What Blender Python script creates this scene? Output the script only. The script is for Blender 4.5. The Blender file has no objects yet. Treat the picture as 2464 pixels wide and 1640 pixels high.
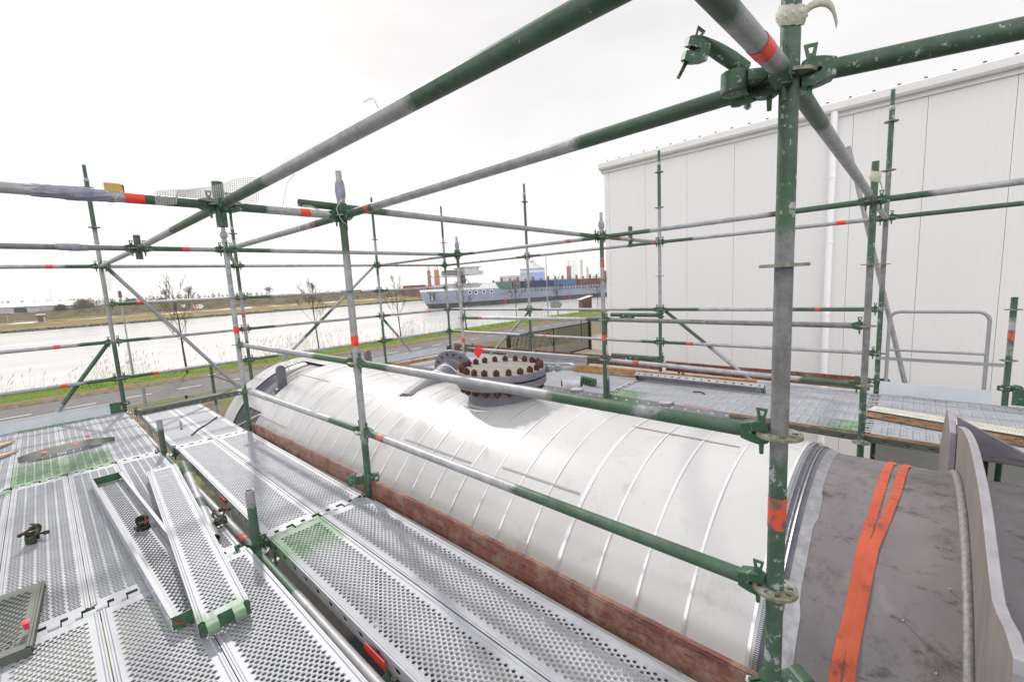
import bpy, bmesh, math, random
from math import sin, cos, pi, radians, sqrt, atan2
from mathutils import Vector, Matrix
random.seed(7)
S = bpy.context.scene
COL = S.collection
# ------------------------------------------------------------ camera
YAW, PITCH, ROLL = radians(47.045), radians(7.332), radians(-2.942)
fw = Vector((sin(YAW)*cos(PITCH), cos(YAW)*cos(PITCH), -sin(PITCH)))
rt0 = Vector((cos(YAW), -sin(YAW), 0)); up0 = rt0.cross(fw)
rt = cos(ROLL)*rt0+sin(ROLL)*up0; up = -sin(ROLL)*rt0+cos(ROLL)*up0
cam = bpy.data.cameras.new('camera'); camo = bpy.data.objects.new('camera', cam); COL.objects.link(camo)
cam.sensor_width = 36; cam.lens = 36*1048.7/2464; cam.clip_start = 0.02; cam.clip_end = 6000
M = Matrix.Identity(4)
for i in range(3): M[i][0] = rt[i]; M[i][1] = up[i]; M[i][2] = -fw[i]
M[0][3], M[1][3], M[2][3] = -1.453, -0.280, 1.485
camo.matrix_world = M
S.camera = camo
S.render.resolution_x, S.render.resolution_y = 1024, 681
# ------------------------------------------------------------ world and sun
SUN_EL, SUN_AZ = radians(40), radians(15)      # azimuth from +Y towards +X
w = bpy.data.worlds.new('World'); S.world = w; w.use_nodes = True
nt = w.node_tree; nt.nodes.clear()
def WN(t, **k):
    n = nt.nodes.new(t)
    for a, b in k.items(): setattr(n, a, b)
    return n
out = WN('ShaderNodeOutputWorld'); bg = WN('ShaderNodeBackground'); bg.inputs[1].default_value = 0.1
sky = WN('ShaderNodeTexSky', sky_type='NISHITA', sun_disc=False, sun_elevation=SUN_EL, sun_rotation=SUN_AZ, dust_density=3.0, air_density=1.0)
tc = WN('ShaderNodeTexCoord'); mp = WN('ShaderNodeMapping'); mp.inputs['Scale'].default_value = (1.2, 1.2, 4.0)
nz = WN('ShaderNodeTexNoise'); nz.inputs['Scale'].default_value = 1.6; nz.inputs['Detail'].default_value = 5; nz.inputs['Roughness'].default_value = .55
rp = WN('ShaderNodeValToRGB'); rp.color_ramp.elements[0].position = .36; rp.color_ramp.elements[1].position = .62
rp.color_ramp.elements[0].color = (7.2, 7.05, 7.15, 1); rp.color_ramp.elements[1].color = (8.6, 8.45, 8.45, 1)
sp = WN('ShaderNodeSeparateXYZ'); zr = WN('ShaderNodeMapRange'); zr.inputs[1].default_value = .0; zr.inputs[2].default_value = .62; zr.inputs[3].default_value = 1.0; zr.inputs[4].default_value = 0.
hz = WN('ShaderNodeMixRGB'); hz.inputs[2].default_value = (10.2, 10.0, 9.85, 1)
mx = WN('ShaderNodeMixRGB'); mx.inputs[0].default_value = .93
L = nt.links.new
L(tc.outputs['Generated'], mp.inputs[0]); L(mp.outputs[0], nz.inputs[0]); L(nz.outputs[0], rp.inputs[0])
L(tc.outputs['Generated'], sp.inputs[0]); L(sp.outputs[2], zr.inputs[0]); L(zr.outputs[0], hz.inputs[0]); L(rp.outputs[0], hz.inputs[1])
L(sky.outputs[0], mx.inputs[1]); L(hz.outputs[0], mx.inputs[2]); dp = WN('ShaderNodeVectorMath', operation='DOT_PRODUCT'); dp.inputs[1].default_value = (-.80, -.55, .12); L(tc.outputs['Generated'], dp.inputs[0])
gr = WN('ShaderNodeMapRange', interpolation_type='SMOOTHSTEP'); gr.inputs[1].default_value = -.15; gr.inputs[2].default_value = .85; gr.inputs[3].default_value = 1.; gr.inputs[4].default_value = 1.85; L(dp.outputs['Value'], gr.inputs[0])
sc = WN('ShaderNodeVectorMath', operation='SCALE'); L(mx.outputs[0], sc.inputs[0]); L(gr.outputs[0], sc.inputs['Scale']); L(sc.outputs[0], bg.inputs[0]); L(bg.outputs[0], out.inputs[0])
sl = bpy.data.lights.new('sun', 'SUN'); sl.energy = 2.4; sl.angle = radians(2.4); sl.color = (1, .95, .87)
so = bpy.data.objects.new('sun', sl); COL.objects.link(so)
sd = Vector((sin(SUN_AZ)*cos(SUN_EL), cos(SUN_AZ)*cos(SUN_EL), sin(SUN_EL)))
so.rotation_euler = sd.to_track_quat('Z', 'Y').to_euler(); so.location = (0, 0, 30)
S.view_settings.view_transform = 'Standard'; S.view_settings.look = 'None'; S.view_settings.exposure = 0.18; S.view_settings.gamma = 1
S.render.engine = 'CYCLES'

# ------------------------------------------------------------ materials
MATS = {}
class NB:
    def __init__(s, name):
        s.m = bpy.data.materials.new(name); s.m.use_nodes = True; s.t = s.m.node_tree
        s.b = s.t.nodes['Principled BSDF']; s.o = s.t.nodes['Material Output']
        MATS[name] = s.m
    def n(s, t, **k):
        x = s.t.nodes.new(t)
        for a, b in k.items(): setattr(x, a, b)
        return x
    def l(s, a, b): s.t.links.new(a, b)
    def noise(s, scale, detail=4, vec=None, rough=.6, stretch=None, coord='Object'):
        tcn = s.n('ShaderNodeTexCoord'); v = vec or tcn.outputs[coord]
        if stretch:
            mpn = s.n('ShaderNodeMapping'); mpn.inputs['Scale'].default_value = stretch; s.l(v, mpn.inputs[0]); v = mpn.outputs[0]
        x = s.n('ShaderNodeTexNoise'); x.inputs['Scale'].default_value = scale; x.inputs['Detail'].default_value = detail; x.inputs['Roughness'].default_value = rough
        s.l(v, x.inputs[0]); return x.outputs[0]
    def ramp(s, v, a, b, c0=(0, 0, 0), c1=(1, 1, 1)):
        r = s.n('ShaderNodeValToRGB'); r.color_ramp.elements[0].position = a; r.color_ramp.elements[1].position = b
        r.color_ramp.elements[0].color = (*c0, 1); r.color_ramp.elements[1].color = (*c1, 1); s.l(v, r.inputs[0]); return r.outputs[0]
    def mix(s, f, a, b, mode='MIX'):
        x = s.n('ShaderNodeMixRGB', blend_type=mode)
        for i, q in ((0, f), (1, a), (2, b)):
            if isinstance(q, (int, float)): x.inputs[i].default_value = q
            elif isinstance(q, tuple): x.inputs[i].default_value = (*q, 1)
            else: s.l(q, x.inputs[i])
        return x.outputs[0]
    def math(s, op, a, b=0., c=None, clamp=False):
        x = s.n('ShaderNodeMath', operation=op, use_clamp=clamp)
        for i, q in enumerate((a, b, c)):
            if q is None: continue
            if isinstance(q, (int, float)): x.inputs[i].default_value = q
            else: s.l(q, x.inputs[i])
        return x.outputs[0]
    def set(s, col=None, rough=None, metal=None, spec=None):
        for k, v in (('Base Color', col), ('Roughness', rough), ('Metallic', metal), ('Specular IOR Level', spec)):
            if v is None: continue
            if isinstance(v, (int, float)): s.b.inputs[k].default_value = v
            elif isinstance(v, tuple): s.b.inputs[k].default_value = (*v, 1)
            else: s.l(v, s.b.inputs[k])
        return s
    def bump(s, h, strength=.3, dist=.01):
        x = s.n('ShaderNodeBump'); x.inputs['Strength'].default_value = strength; x.inputs['Distance'].default_value = dist
        s.l(h, x.inputs['Height']); s.l(x.outputs[0], s.b.inputs['Normal']); return s
def simple(name, col, rough=.6, metal=0., var=.15, scale=6, bump=0., spec=None):
    b = NB(name); nzv = b.noise(scale, 5)
    c2 = tuple(min(1, c*(1+var)) for c in col); c1 = tuple(c*(1-var) for c in col)
    b.set(b.ramp(nzv, .3, .7, c1, c2), rough, metal, spec)
    if bump: b.bump(b.noise(scale*6, 4), bump, .004)
    return b.m
GREEN = (.030, .072, .043); GREEN_L = (.045, .12, .062)
# galvanised steel with green paint where the mesh attribute 'paint' says it was painted
def paint_tube(name, chips=.66):
    b = NB(name)
    at = b.n('ShaderNodeAttribute', attribute_name='paint').outputs['Fac']
    oi = b.n('ShaderNodeObjectInfo').outputs['Random']
    n1 = b.noise(9, 6); n2 = b.noise(55, 3); n3 = b.noise(34, 5, rough=.72)
    f = b.math('ADD', at, b.math('MULTIPLY', b.math('SUBTRACT', n1, .5), .7))
    f = b.math('ADD', f, b.math('MULTIPLY', b.math('SUBTRACT', n2, .5), .5))
    mask = b.ramp(f, .36, .66)
    chip = b.ramp(n3, chips, chips+.05)
    if name == 'tube_worn': chip = b.math('MAXIMUM', chip, b.ramp(b.noise(11, 7, rough=.62), .615, .63))
    mask2 = b.math('MULTIPLY', mask, b.math('SUBTRACT', 1., chip), clamp=True)
    galv = b.ramp(b.noise(14, 5, rough=.7), .3, .72, (.27, .28, .30), (.50, .51, .54))
    galv = b.mix(b.math('MULTIPLY', b.ramp(b.noise(5, 3), .5, .75), .45), galv, (.2, .19, .18))
    galv = b.mix(b.math('MULTIPLY', oi, .45), galv, (.24, .235, .24))
    if name == 'tube_worn': galv = b.mix(.8, galv, b.ramp(b.noise(16, 6, rough=.8), .35, .65, (.075, .075, .072), (.22, .225, .23)))
    galv = b.mix(b.ramp(b.noise(75, 2), .70, .76), galv, (.12, .11, .10))
    grn = b.mix(b.math('MULTIPLY', b.ramp(b.noise(11, 6, rough=.75), .42, .75), .4), b.ramp(b.noise(7, 4), .3, .7, GREEN, (.045, .105, .06)), (.17, .20, .18))
    grn = b.mix(b.math('MULTIPLY', b.ramp(b.noise(19, 6, rough=.8), .58, .72), .6), grn, (.03, .04, .03))
    if name == 'tube_worn': galv = b.mix(b.math('MULTIPLY', chip, mask), galv, (.36, .39, .40))
    col = b.mix(mask2, galv, grn)
    b.set(col, b.math('ADD', .36, b.math('MULTIPLY', n1, .3)), b.math('MULTIPLY', b.math('SUBTRACT', 1., mask2), .3))
    b.bump(b.math('ADD', n3, b.math('MULTIPLY', mask2, .4)), .12, .004)
    return b.m
paint_tube('tube'); paint_tube('tube_worn', .585)
simple('green', GREEN_L, .45, 0, .35, 18, .2)
b = NB('green_worn'); b.set(b.mix(b.ramp(b.noise(48, 6, rough=.7), .57, .64), b.ramp(b.noise(10), .3, .7, GREEN, GREEN_L), (.36, .37, .39)), .5, .1); b.bump(b.noise(60), .3, .003)
b = NB('disc_metal'); b.set(b.mix(b.ramp(b.noise(30, 5), .45, .6), (.19, .19, .12), (.33, .33, .31)), .5, .35)
b = NB('coupler_metal'); b.set(b.mix(b.ramp(b.noise(45, 5), .5, .62), (.035, .045, .03), (.17, .15, .12)), .5, .35); b.bump(b.noise(80), .3, .003)
# deck planks: galvanised, green overspray at the ends through object properties
def deck(name, base=(.375, .39, .425), rough=.46):
    b = NB(name)
    tcn = b.n('ShaderNodeTexCoord'); sx = b.n('ShaderNodeSeparateXYZ'); b.l(tcn.outputs['Object'], sx.inputs[0])
    ga = b.n('ShaderNodeAttribute', attribute_type='OBJECT', attribute_name='green_near').outputs['Fac']
    gb = b.n('ShaderNodeAttribute', attribute_type='OBJECT', attribute_name='green_far').outputs['Fac']
    n1 = b.noise(5, 5); n2 = b.noise(40, 3); ns = b.noise(3, 4, stretch=(14, 1, 1))
    y = sx.outputs[1]; wob = b.math('MULTIPLY', b.math('SUBTRACT', ns, .5), .5)
    da = b.math('SUBTRACT', ga, b.math('ADD', b.math('ADD', y, 1.24), wob))      # >0 inside green
    db = b.math('SUBTRACT', gb, b.math('ADD', b.math('SUBTRACT', 1.24, y), wob))
    g = b.math('MAXIMUM', b.ramp(da, .0, .16), b.ramp(db, .0, .16))
    g = b.math('MULTIPLY', g, b.math('ADD', .62, b.math('MULTIPLY', n1, .5)), clamp=True)
    c = b.ramp(n1, .3, .7, tuple(q*.86 for q in base), tuple(min(1, q*1.12) for q in base))
    c = b.mix(b.math('MULTIPLY', b.ramp(b.noise(2.2, 4, stretch=(9, 1, 1)), .5, .75), .35), c, tuple(q*.62 for q in base))
    c = b.mix(b.ramp(n2, .66, .76), c, tuple(q*.55 for q in base))
    c = b.mix(b.math('MULTIPLY', b.ramp(b.noise(.9, 6, rough=.75), .6, .78), .5), c, (.34, .31, .27))
    c = b.mix(g, c, b.ramp(b.noise(12, 5), .3, .75, (.05, .16, .06), (.26, .36, .24)))
    b.set(c, b.math('ADD', rough, b.math('MULTIPLY', n1, .2)), b.math('SUBTRACT', .28, b.math('MULTIPLY', g, .28)))
    b.bump(n2, .08, .002)
    return b.m
deck('deck'); deck('deck_grey', (.125, .14, .12), .5)
b = NB('deck_rust'); b.set(b.mix(b.ramp(b.noise(9, 6), .35, .6), (.09, .035, .012), (.30, .17, .085)), .8, .1); b.bump(b.noise(60), .4, .003)
simple('deck_cream', (.55, .54, .49), .7, 0, .15, 9)
b = NB('cladding')
c = b.ramp(b.noise(1.4, 5), .3, .7, (.54, .54, .545), (.61, .607, .61))
sm = b.ramp(b.noise(2.6, 7, rough=.75), .55, .72); c = b.mix(b.math('MULTIPLY', sm, .5), c, (.28, .25, .22))
c = b.mix(b.math('MULTIPLY', b.ramp(b.noise(18, 6, rough=.8), .63, .70), .25), c, (.25, .23, .21))
b.set(c, b.math('ADD', .15, b.math('MULTIPLY', b.noise(3), .12)), .16, .4); b.bump(b.noise(2.1, 2), .04, .03)
b = NB('strap_steel'); b.set((.88, .88, .88), .16, .6); b.bump(b.noise(25, 2), .15, .003)
b = NB('vessel')
c = b.ramp(b.noise(1.8, 6, rough=.65), .3, .7, (.115, .105, .118), (.205, .19, .198))
c = b.mix(b.ramp(b.noise(3.5, 8, rough=.8), .52, .68), c, (.075, .065, .058))
c = b.mix(b.math('MULTIPLY', b.ramp(b.noise(14, 6, rough=.75, stretch=(1, .4, 1)), .56, .64), .75), c, (.05, .043, .042))
c = b.mix(b.math('MULTIPLY', b.ramp(b.noise(5, 5, stretch=(1, 1, .35)), .6, .75), .35), c, (.36, .33, .32))
b.set(c, .55, .0); b.bump(b.noise(30, 5), .12, .004)
b = NB('plate_steel')
c = b.ramp(b.noise(4, 6, rough=.6, stretch=(2, 2, .6)), .3, .75, (.15, .135, .125), (.235, .215, .205))
c = b.mix(b.ramp(b.noise(12, 5, stretch=(2, 2, .12)), .64, .76), c, (.30, .25, .20)); b.set(c, .6, .1); b.bump(b.noise(35), .2, .003)
simple('plate_edge', (.31, .30, .33), .55, .1, .15, 12, .15)
simple('nozzle_grey', (.145, .14, .165), .5, .0, .2, 7, .1)
b = NB('cover_top'); b.set(b.mix(b.ramp(b.noise(5, 6), .5, .72), (.22, .205, .195), (.13, .115, .105)), .7, .0)
b = NB('rust'); b.set(b.mix(b.ramp(b.noise(40, 6), .4, .66), (.035, .015, .010), (.13, .045, .016)), .9, 0); b.bump(b.noise(90), .6, .004)
b = NB('weld'); b.set(b.mix(b.ramp(b.noise(60, 5), .4, .6), (.17, .165, .16), (.25, .24, .235)), .6, .1); b.bump(b.noise(90), .35, .004)
def wood(name, c0, c1, c2, st):
    b = NB(name); g = b.noise(7, 7, stretch=st, rough=.7)
    c = b.ramp(g, .35, .66, c0, c1); c = b.mix(b.ramp(b.noise(5.5, 7, rough=.8), .46, .62), c, c2)
    c = b.mix(b.ramp(b.noise(20, 5, stretch=st), .62, .66), c, tuple(q*.3 for q in c0)); b.set(c, .85, 0); b.bump(g, .6, .006); return b.m
wood('wood_red', (.095, .032, .024), (.23, .085, .065), (.25, .16, .12), (6, .5, 6))
wood('wood_pale', (.22, .13, .10), (.38, .25, .20), (.20, .09, .07), (6, .5, 6))
wood('timber', (.36, .20, .09), (.55, .35, .17), (.30, .15, .07), (6, .6, 6))
wood('splint', (.55, .38, .20), (.72, .56, .36), (.5, .33, .17), (6, 1, 6))
b = NB('strap_orange')
c = b.ramp(b.noise(5, 6), .3, .7, (.43, .075, .036), (.58, .125, .062)); c = b.mix(b.ramp(b.noise(9, 7, rough=.75), .56, .70), c, (.16, .05, .035))
wv = b.n('ShaderNodeTexWave', wave_type='BANDS', bands_direction='Z'); wv.inputs['Scale'].default_value = 60; tcn = b.n('ShaderNodeTexCoord'); b.l(tcn.outputs['Object'], wv.inputs[0])
b.set(b.mix(b.math('MULTIPLY', wv.outputs[1], .22), c, (.22, .03, .02)), .8, 0); b.bump(wv.outputs[1], .4, .002)
b = NB('tape_red'); b.set(b.mix(b.ramp(b.noise(30, 5), .60, .66), (.82, .055, .025), (.10, .02, .015)), .45, 0)
b = NB('tape_orange'); b.set(b.mix(b.ramp(b.noise(30, 5), .48, .58), (.62, .085, .04), (.13, .10, .09)), .5, 0)
simple('tape_foil', (.36, .36, .38), .35, .6, .25, 22, .3)
simple('film_navy', (.035, .04, .065), .4, 0, .3, 9, .3)
simple('film_grey', (.10, .10, .125), .35, 0, .3, 9, .3)
simple('wrap', (.30, .31, .40), .4, 0, .3, 25, .8)
simple('rag', (.55, .54, .47), .8, 0, .2, 30, .8)
simple('plastic_white', (.78, .78, .77), .45, 0, .08, 9)
simple('mesh_white', (.55, .54, .54), .6, 0, .1, 9)
simple('plastic_red', (.75, .06, .10), .4, 0, .15, 9)
simple('flag_red', (.72, .035, .03), .5, 0, .1, 9)
simple('black', (.012, .012, .014), .5, 0, .2, 9)
simple('dark_gap', (.03, .03, .03), .8, 0, .2, 9)
simple('zinc_bright', (.62, .63, .66), .3, .8, .15, 12)
simple('toe_white', (.62, .66, .70), .5, .05, .08, 4)
b = NB('brass'); b.set(b.ramp(b.noise(9, 3), .3, .7, (.50, .24, .12), (.40, .36, .07)), .35, .5)
b = NB('stripe_blue'); b.set((.03, .12, .42), .5)
# environment
b = NB('paving')
tcn = b.n('ShaderNodeTexCoord'); br = b.n('ShaderNodeTexBrick'); br.inputs['Scale'].default_value = 2.2; br.inputs['Mortar Size'].default_value = .012
br.inputs['Color1'].default_value = (.30, .25, .21, 1); br.inputs['Color2'].default_value = (.37, .32, .28, 1); br.inputs['Mortar'].default_value = (.16, .13, .10, 1); b.l(tcn.outputs['Object'], br.inputs[0])
soil = b.ramp(b.noise(1.3, 7, rough=.7), .35, .68, (.10, .068, .045), (.27, .20, .145))
sxyz = b.n('ShaderNodeSeparateXYZ'); b.l(tcn.outputs['Object'], sxyz.inputs[0])
edge = b.math('MULTIPLY', b.ramp(b.math('ADD', b.math('MULTIPLY', sxyz.outputs[1], -.25), b.math('ADD', 5.35, b.noise(.35, 5))), .35, .6), b.math('GREATER_THAN', sxyz.outputs[0], 8.))  # paved area y<19.5
c = b.mix(edge, soil, br.outputs[0])
deck_shade = b.math('MULTIPLY', b.ramp(b.math('ADD', b.math('MULTIPLY', sxyz.outputs[1], -.25), b.math('ADD', 4.3, b.noise(.35, 5))), .35, .6), b.math('LESS_THAN', sxyz.outputs[0], 8.))  # near-black ground colour stands in for shade below the decks, seen through holes
c = b.mix(deck_shade, c, b.ramp(b.noise(3, 6), .3, .7, (.028, .025, .024), (.05, .045, .042)))
gp = b.math('MULTIPLY', b.ramp(b.noise(.22, 5), .50, .56), b.math('SUBTRACT', 1., edge), clamp=True)
c = b.mix(gp, c, b.ramp(b.noise(9, 5), .3, .7, (.07, .10, .02), (.20, .21, .06)))
b.set(c, .95, 0); b.bump(b.noise(20), .4, .02)
b = NB('asphalt'); b.set(b.ramp(b.noise(3, 8, rough=.75), .3, .7, (.115, .108, .108), (.17, .162, .16)), .9, 0); b.bump(b.noise(150, 2), .3, .004)
simple('road_paint', (.78, .78, .76), .6, 0, .1, 12)
b = NB('grass'); g = b.noise(.9, 8, rough=.75); c = b.ramp(g, .3, .7, (.075, .13, .012), (.21, .30, .035)); c = b.mix(b.ramp(b.noise(7, 5), .6, .75), c, (.22, .20, .07)); b.set(c, .95, 0, .1); b.bump(b.noise(25, 5), .9, .06)
b = NB('soil'); g = b.noise(2.6, 8, rough=.8); c = b.ramp(g, .32, .68, (.10, .066, .045), (.33, .25, .18)); c = b.mix(b.ramp(b.noise(1.1, 6), .55, .62), c, (.14, .18, .04)); b.set(c, .95, 0, .1); b.bump(g, .9, .05)
b = NB('blade'); b.set(b.ramp(b.n('ShaderNodeObjectInfo').outputs['Random'], 0, 1, (.10, .17, .02), (.20, .28, .04)), .9, 0, .1)
b = NB('reed'); b.set(b.ramp(b.noise(3, 3), .3, .7, (.36, .29, .20), (.58, .50, .38)), .9, 0, .1)
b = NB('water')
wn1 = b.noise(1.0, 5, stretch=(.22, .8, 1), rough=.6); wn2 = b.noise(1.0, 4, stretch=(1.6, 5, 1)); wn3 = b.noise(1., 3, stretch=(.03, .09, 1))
b.set(b.ramp(wn3, .35, .7, (.62, .62, .62), (.78, .775, .77)), .14, 0); b.b.inputs['IOR'].default_value = 2.0  # whitish base colour paints in the bright sky reflection on the water
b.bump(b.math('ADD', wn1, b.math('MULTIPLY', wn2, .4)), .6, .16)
b = NB('far_bank')
tcn = b.n('ShaderNodeTexCoord'); sxyz = b.n('ShaderNodeSeparateXYZ'); b.l(tcn.outputs['Object'], sxyz.inputs[0])
v = b.math('ADD', b.noise(.12, 7, rough=.7), b.math('MULTIPLY', b.math('SUBTRACT', b.noise(.9, 5), .5), .5))
hgt = b.math('ADD', sxyz.outputs[2], b.math('MULTIPLY', b.math('SUBTRACT', b.noise(.2, 4), .5), 1.2))
c = b.ramp(v, .3, .7, (.075, .060, .032), (.17, .135, .075))
c = b.mix(b.ramp(hgt, -2.4, -1.7) if False else b.math('LESS_THAN', hgt, -2.35), c, b.ramp(v, .35, .65, (.17, .15, .045), (.30, .235, .10)))
c = b.mix(b.math('LESS_THAN', hgt, -3.95), c, (.035, .032, .03)); b.set(c, .95, 0, .1); b.bump(b.noise(.8, 6), 1., .5)
b = NB('scrub'); b.set(b.ramp(b.noise(.8, 5), .3, .7, (.085, .068, .042), (.17, .14, .085)), .95, 0, .1)
b = NB('bark'); b.set(b.ramp(b.noise(4, 5), .3, .7, (.05, .042, .03), (.13, .11, .07)), .95, 0, .2)
b = NB('bark_far'); b.set(b.ramp(b.noise(.3, 4), .3, .7, (.15, .12, .095), (.25, .21, .17)), .95, 0, .1)
b = NB('building')
wv = b.n('ShaderNodeTexWave', wave_type='BANDS', bands_direction='Y', wave_profile='SAW'); wv.inputs['Scale'].default_value = 2.6; wv.inputs['Distortion'].default_value = 0; tcn = b.n('ShaderNodeTexCoord'); b.l(tcn.outputs['Object'], wv.inputs[0])
c = b.ramp(b.noise(.8, 5, stretch=(1, 1, .2)), .3, .7, (.79, .78, .785), (.83, .82, .825)); c = b.mix(b.ramp(wv.outputs[1], .0, .10, (1, 1, 1), (0, 0, 0)), c, (.765, .755, .76))
b.set(c, .5, 0); b.bump(wv.outputs[1], .12, .004)
simple('trim_white', (.80, .79, .80), .45, 0, .05, 3)
simple('pipe_white', (.93, .93, .95), .35, 0, .04, 3)
simple('joint', (.33, .32, .32), .8, 0, .05, 3)
simple('roof_grey', (.42, .42, .42), .7, 0, .1, 3)
b = NB('ship_grey'); b.set(b.ramp(b.noise(.25, 6), .3, .7, (.20, .225, .30), (.26, .285, .36)), .5, 0)
b = NB('ship_boot'); b.set(b.mix(b.ramp(b.noise(.8, 6, stretch=(.5, .5, 2)), .5, .7), (.040, .042, .05), (.12, .11, .105)), .6, 0)
simple('ship_white', (.74, .73, .75), .5, 0, .06, .6); simple('ship_deck', (.16, .15, .15), .7, 0, .3, 1.)
simple('ship_pale', (.45, .44, .48), .5, 0, .15, .8)
simple('con_green', (.09, .20, .16), .6, 0, .2, .5); simple('con_navy', (.03, .04, .10), .5, 0, .2, .5); simple('con_blue', (.08, .15, .29), .5, 0, .15, .5); simple('hut_brown', (.13, .065, .055), .8, 0, .15, 2)
simple('con_red', (.19, .065, .055), .6, 0, .2, .5); simple('con_orange', (.27, .11, .065), .6, 0, .2, .5)
simple('crane_red', (.33, .15, .15), .6, 0, .15, .3); simple('crane_orange', (.55, .20, .12), .6, 0, .12, .3); simple('crane_rust', (.42, .27, .19), .7, 0, .3, .5)
simple('silo_pale', (.58, .57, .54), .6, 0, .06, .3); simple('silo_blue', (.26, .35, .60), .5, 0, .06, .3)
simple('window', (.03, .035, .04), .15, 0, .2, 3); simple('hut', (.12, .075, .065), .85, 0, .2, 3); simple('shed_wall', (.50, .51, .56), .6, 0, .06, .5); simple('shed_roof', (.60, .59, .55), .6, 0, .08, .2)
simple('galv_pale', (.30, .31, .32), .45, .3, .12, 4); simple('insul', (.20, .2, .21), .5, .1, .2, 9)

# ------------------------------------------------------------ mesh builder
class MB:
    def __init__(s): s.v = []; s.f = []; s.p = []; s.mi = []; s.cur = 0
    def V(s, co, p=0.): s.v.append(tuple(co)); s.p.append(p); return len(s.v)-1
    def F(s, *i): s.f.append(tuple(i)); s.mi.append(s.cur)
    def box(s, x0, x1, y0, y1, z0, z1, M=None, p=0.):
        c = [(x0, y0, z0), (x1, y0, z0), (x1, y1, z0), (x0, y1, z0), (x0, y0, z1), (x1, y0, z1), (x1, y1, z1), (x0, y1, z1)]
        if M is not None: c = [M @ Vector(q) for q in c]
        a = [s.V(q, p) for q in c]
        for q in ((0, 3, 2, 1), (4, 5, 6, 7), (0, 1, 5, 4), (1, 2, 6, 5), (2, 3, 7, 6), (3, 0, 4, 7)): s.F(*[a[k] for k in q])
        return s
    def sweep(s, pts, r, n=12, cap=True, paint=None, scale=None):
        pts = [Vector(q) for q in pts]; N = len(pts); rs = r if isinstance(r, (list, tuple)) else [r]*N
        t0 = (pts[1]-pts[0]).normalized(); a = Vector((0, 0, 1)) if abs(t0.z) < .9 else Vector((0, 1, 0))
        u = t0.cross(a).normalized(); rings = []; L = 0
        for i, q in enumerate(pts):
            t = (pts[min(i+1, N-1)]-pts[max(i-1, 0)]).normalized()
            u = (u - t*u.dot(t)).normalized(); w2 = t.cross(u)
            if i: L += (pts[i]-pts[i-1]).length
            sc = scale[i] if scale else (1, 1)
            ring = []
            for k in range(n):
                an = 2*pi*k/n; d = u*cos(an)*sc[0]+w2*sin(an)*sc[1]
                ring.append(s.V(q+d*rs[i], paint(L, d.z) if paint else 0.))
            rings.append(ring)
        for i in range(N-1):
            for k in range(n): s.F(rings[i][k], rings[i][(k+1) % n], rings[i+1][(k+1) % n], rings[i+1][k])
        if cap: s.F(*rings[0][::-1]); s.F(*rings[-1])
        return s
    def lathe(s, prof, M=None, n=32, p=0.):
        M = M or Matrix.Identity(4); R = []
        for (r, z) in prof: R.append([s.V(M @ Vector((r*cos(2*pi*k/n), r*sin(2*pi*k/n), z)), p) for k in range(n)])
        for i in range(len(R)-1):
            for k in range(n): s.F(R[i][k], R[i][(k+1) % n], R[i+1][(k+1) % n], R[i+1][k])
        if prof[0][0] > 1e-4: s.F(*R[0][::-1])
        if prof[-1][0] > 1e-4: s.F(*R[-1])
        return s
    def prism(s, poly, axis, a, b_):
        """extrude 2-D polygon along axis from a to b_. axis 'y': poly=(x,z); 'x': (y,z); 'z': (x,y)"""
        def co(q, h): return {'y': (q[0], h, q[1]), 'x': (h, q[0], q[1]), 'z': (q[0], q[1], h)}[axis]
        A = [s.V(co(q, a)) for q in poly]; B = [s.V(co(q, b_)) for q in poly]; n = len(poly)
        s.F(*A); s.F(*B[::-1])
        for i in range(n): s.F(A[i], B[i], B[(i+1) % n], A[(i+1) % n])
        return s
    def mesh(s, name, mats, smooth=0):
        me = bpy.data.meshes.new(name); me.from_pydata(s.v, [], s.f)
        for m in (mats if isinstance(mats, (list, tuple)) else [mats]): me.materials.append(MATS[m])
        if any(s.mi): me.polygons.foreach_set('material_index', s.mi)
        at = me.attributes.new('paint', 'FLOAT', 'POINT'); at.data.foreach_set('value', s.p)
        bm = bmesh.new(); bm.from_mesh(me); bmesh.ops.recalc_face_normals(bm, faces=bm.faces); bm.to_mesh(me); bm.free()
        if smooth:
            me.polygons.foreach_set('use_smooth', [True]*len(me.polygons))
            try: me.set_sharp_from_angle(angle=radians(smooth))
            except Exception: pass
        me.update(); return me
def link(name, me, parent=None, loc=(0, 0, 0), rot=None):
    o = bpy.data.objects.new(name, me); COL.objects.link(o)
    if parent: o.parent = parent
    o.location = loc
    if rot is not None: o.rotation_euler = rot
    return o
def tag(o, label, cat, group=None):
    o['label'] = label; o['category'] = cat
    if group: o['group'] = group
    return o
def struct(o, kind='structure', label=None):
    o['kind'] = kind
    if label: o['label'] = label
    return o
def root(name, label, cat, loc=(0, 0, 0), group=None, rz=0):
    o = bpy.data.objects.new(name, None); COL.objects.link(o); o.location = loc; o.rotation_euler = (0, 0, rz); o.empty_display_size = .05
    return tag(o, label, cat, group)
def one(name, mb, mats, label, cat, group=None, smooth=40, loc=(0, 0, 0)):
    return tag(link(name, mb.mesh(name, mats, smooth), None, loc), label, cat, group)

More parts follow.
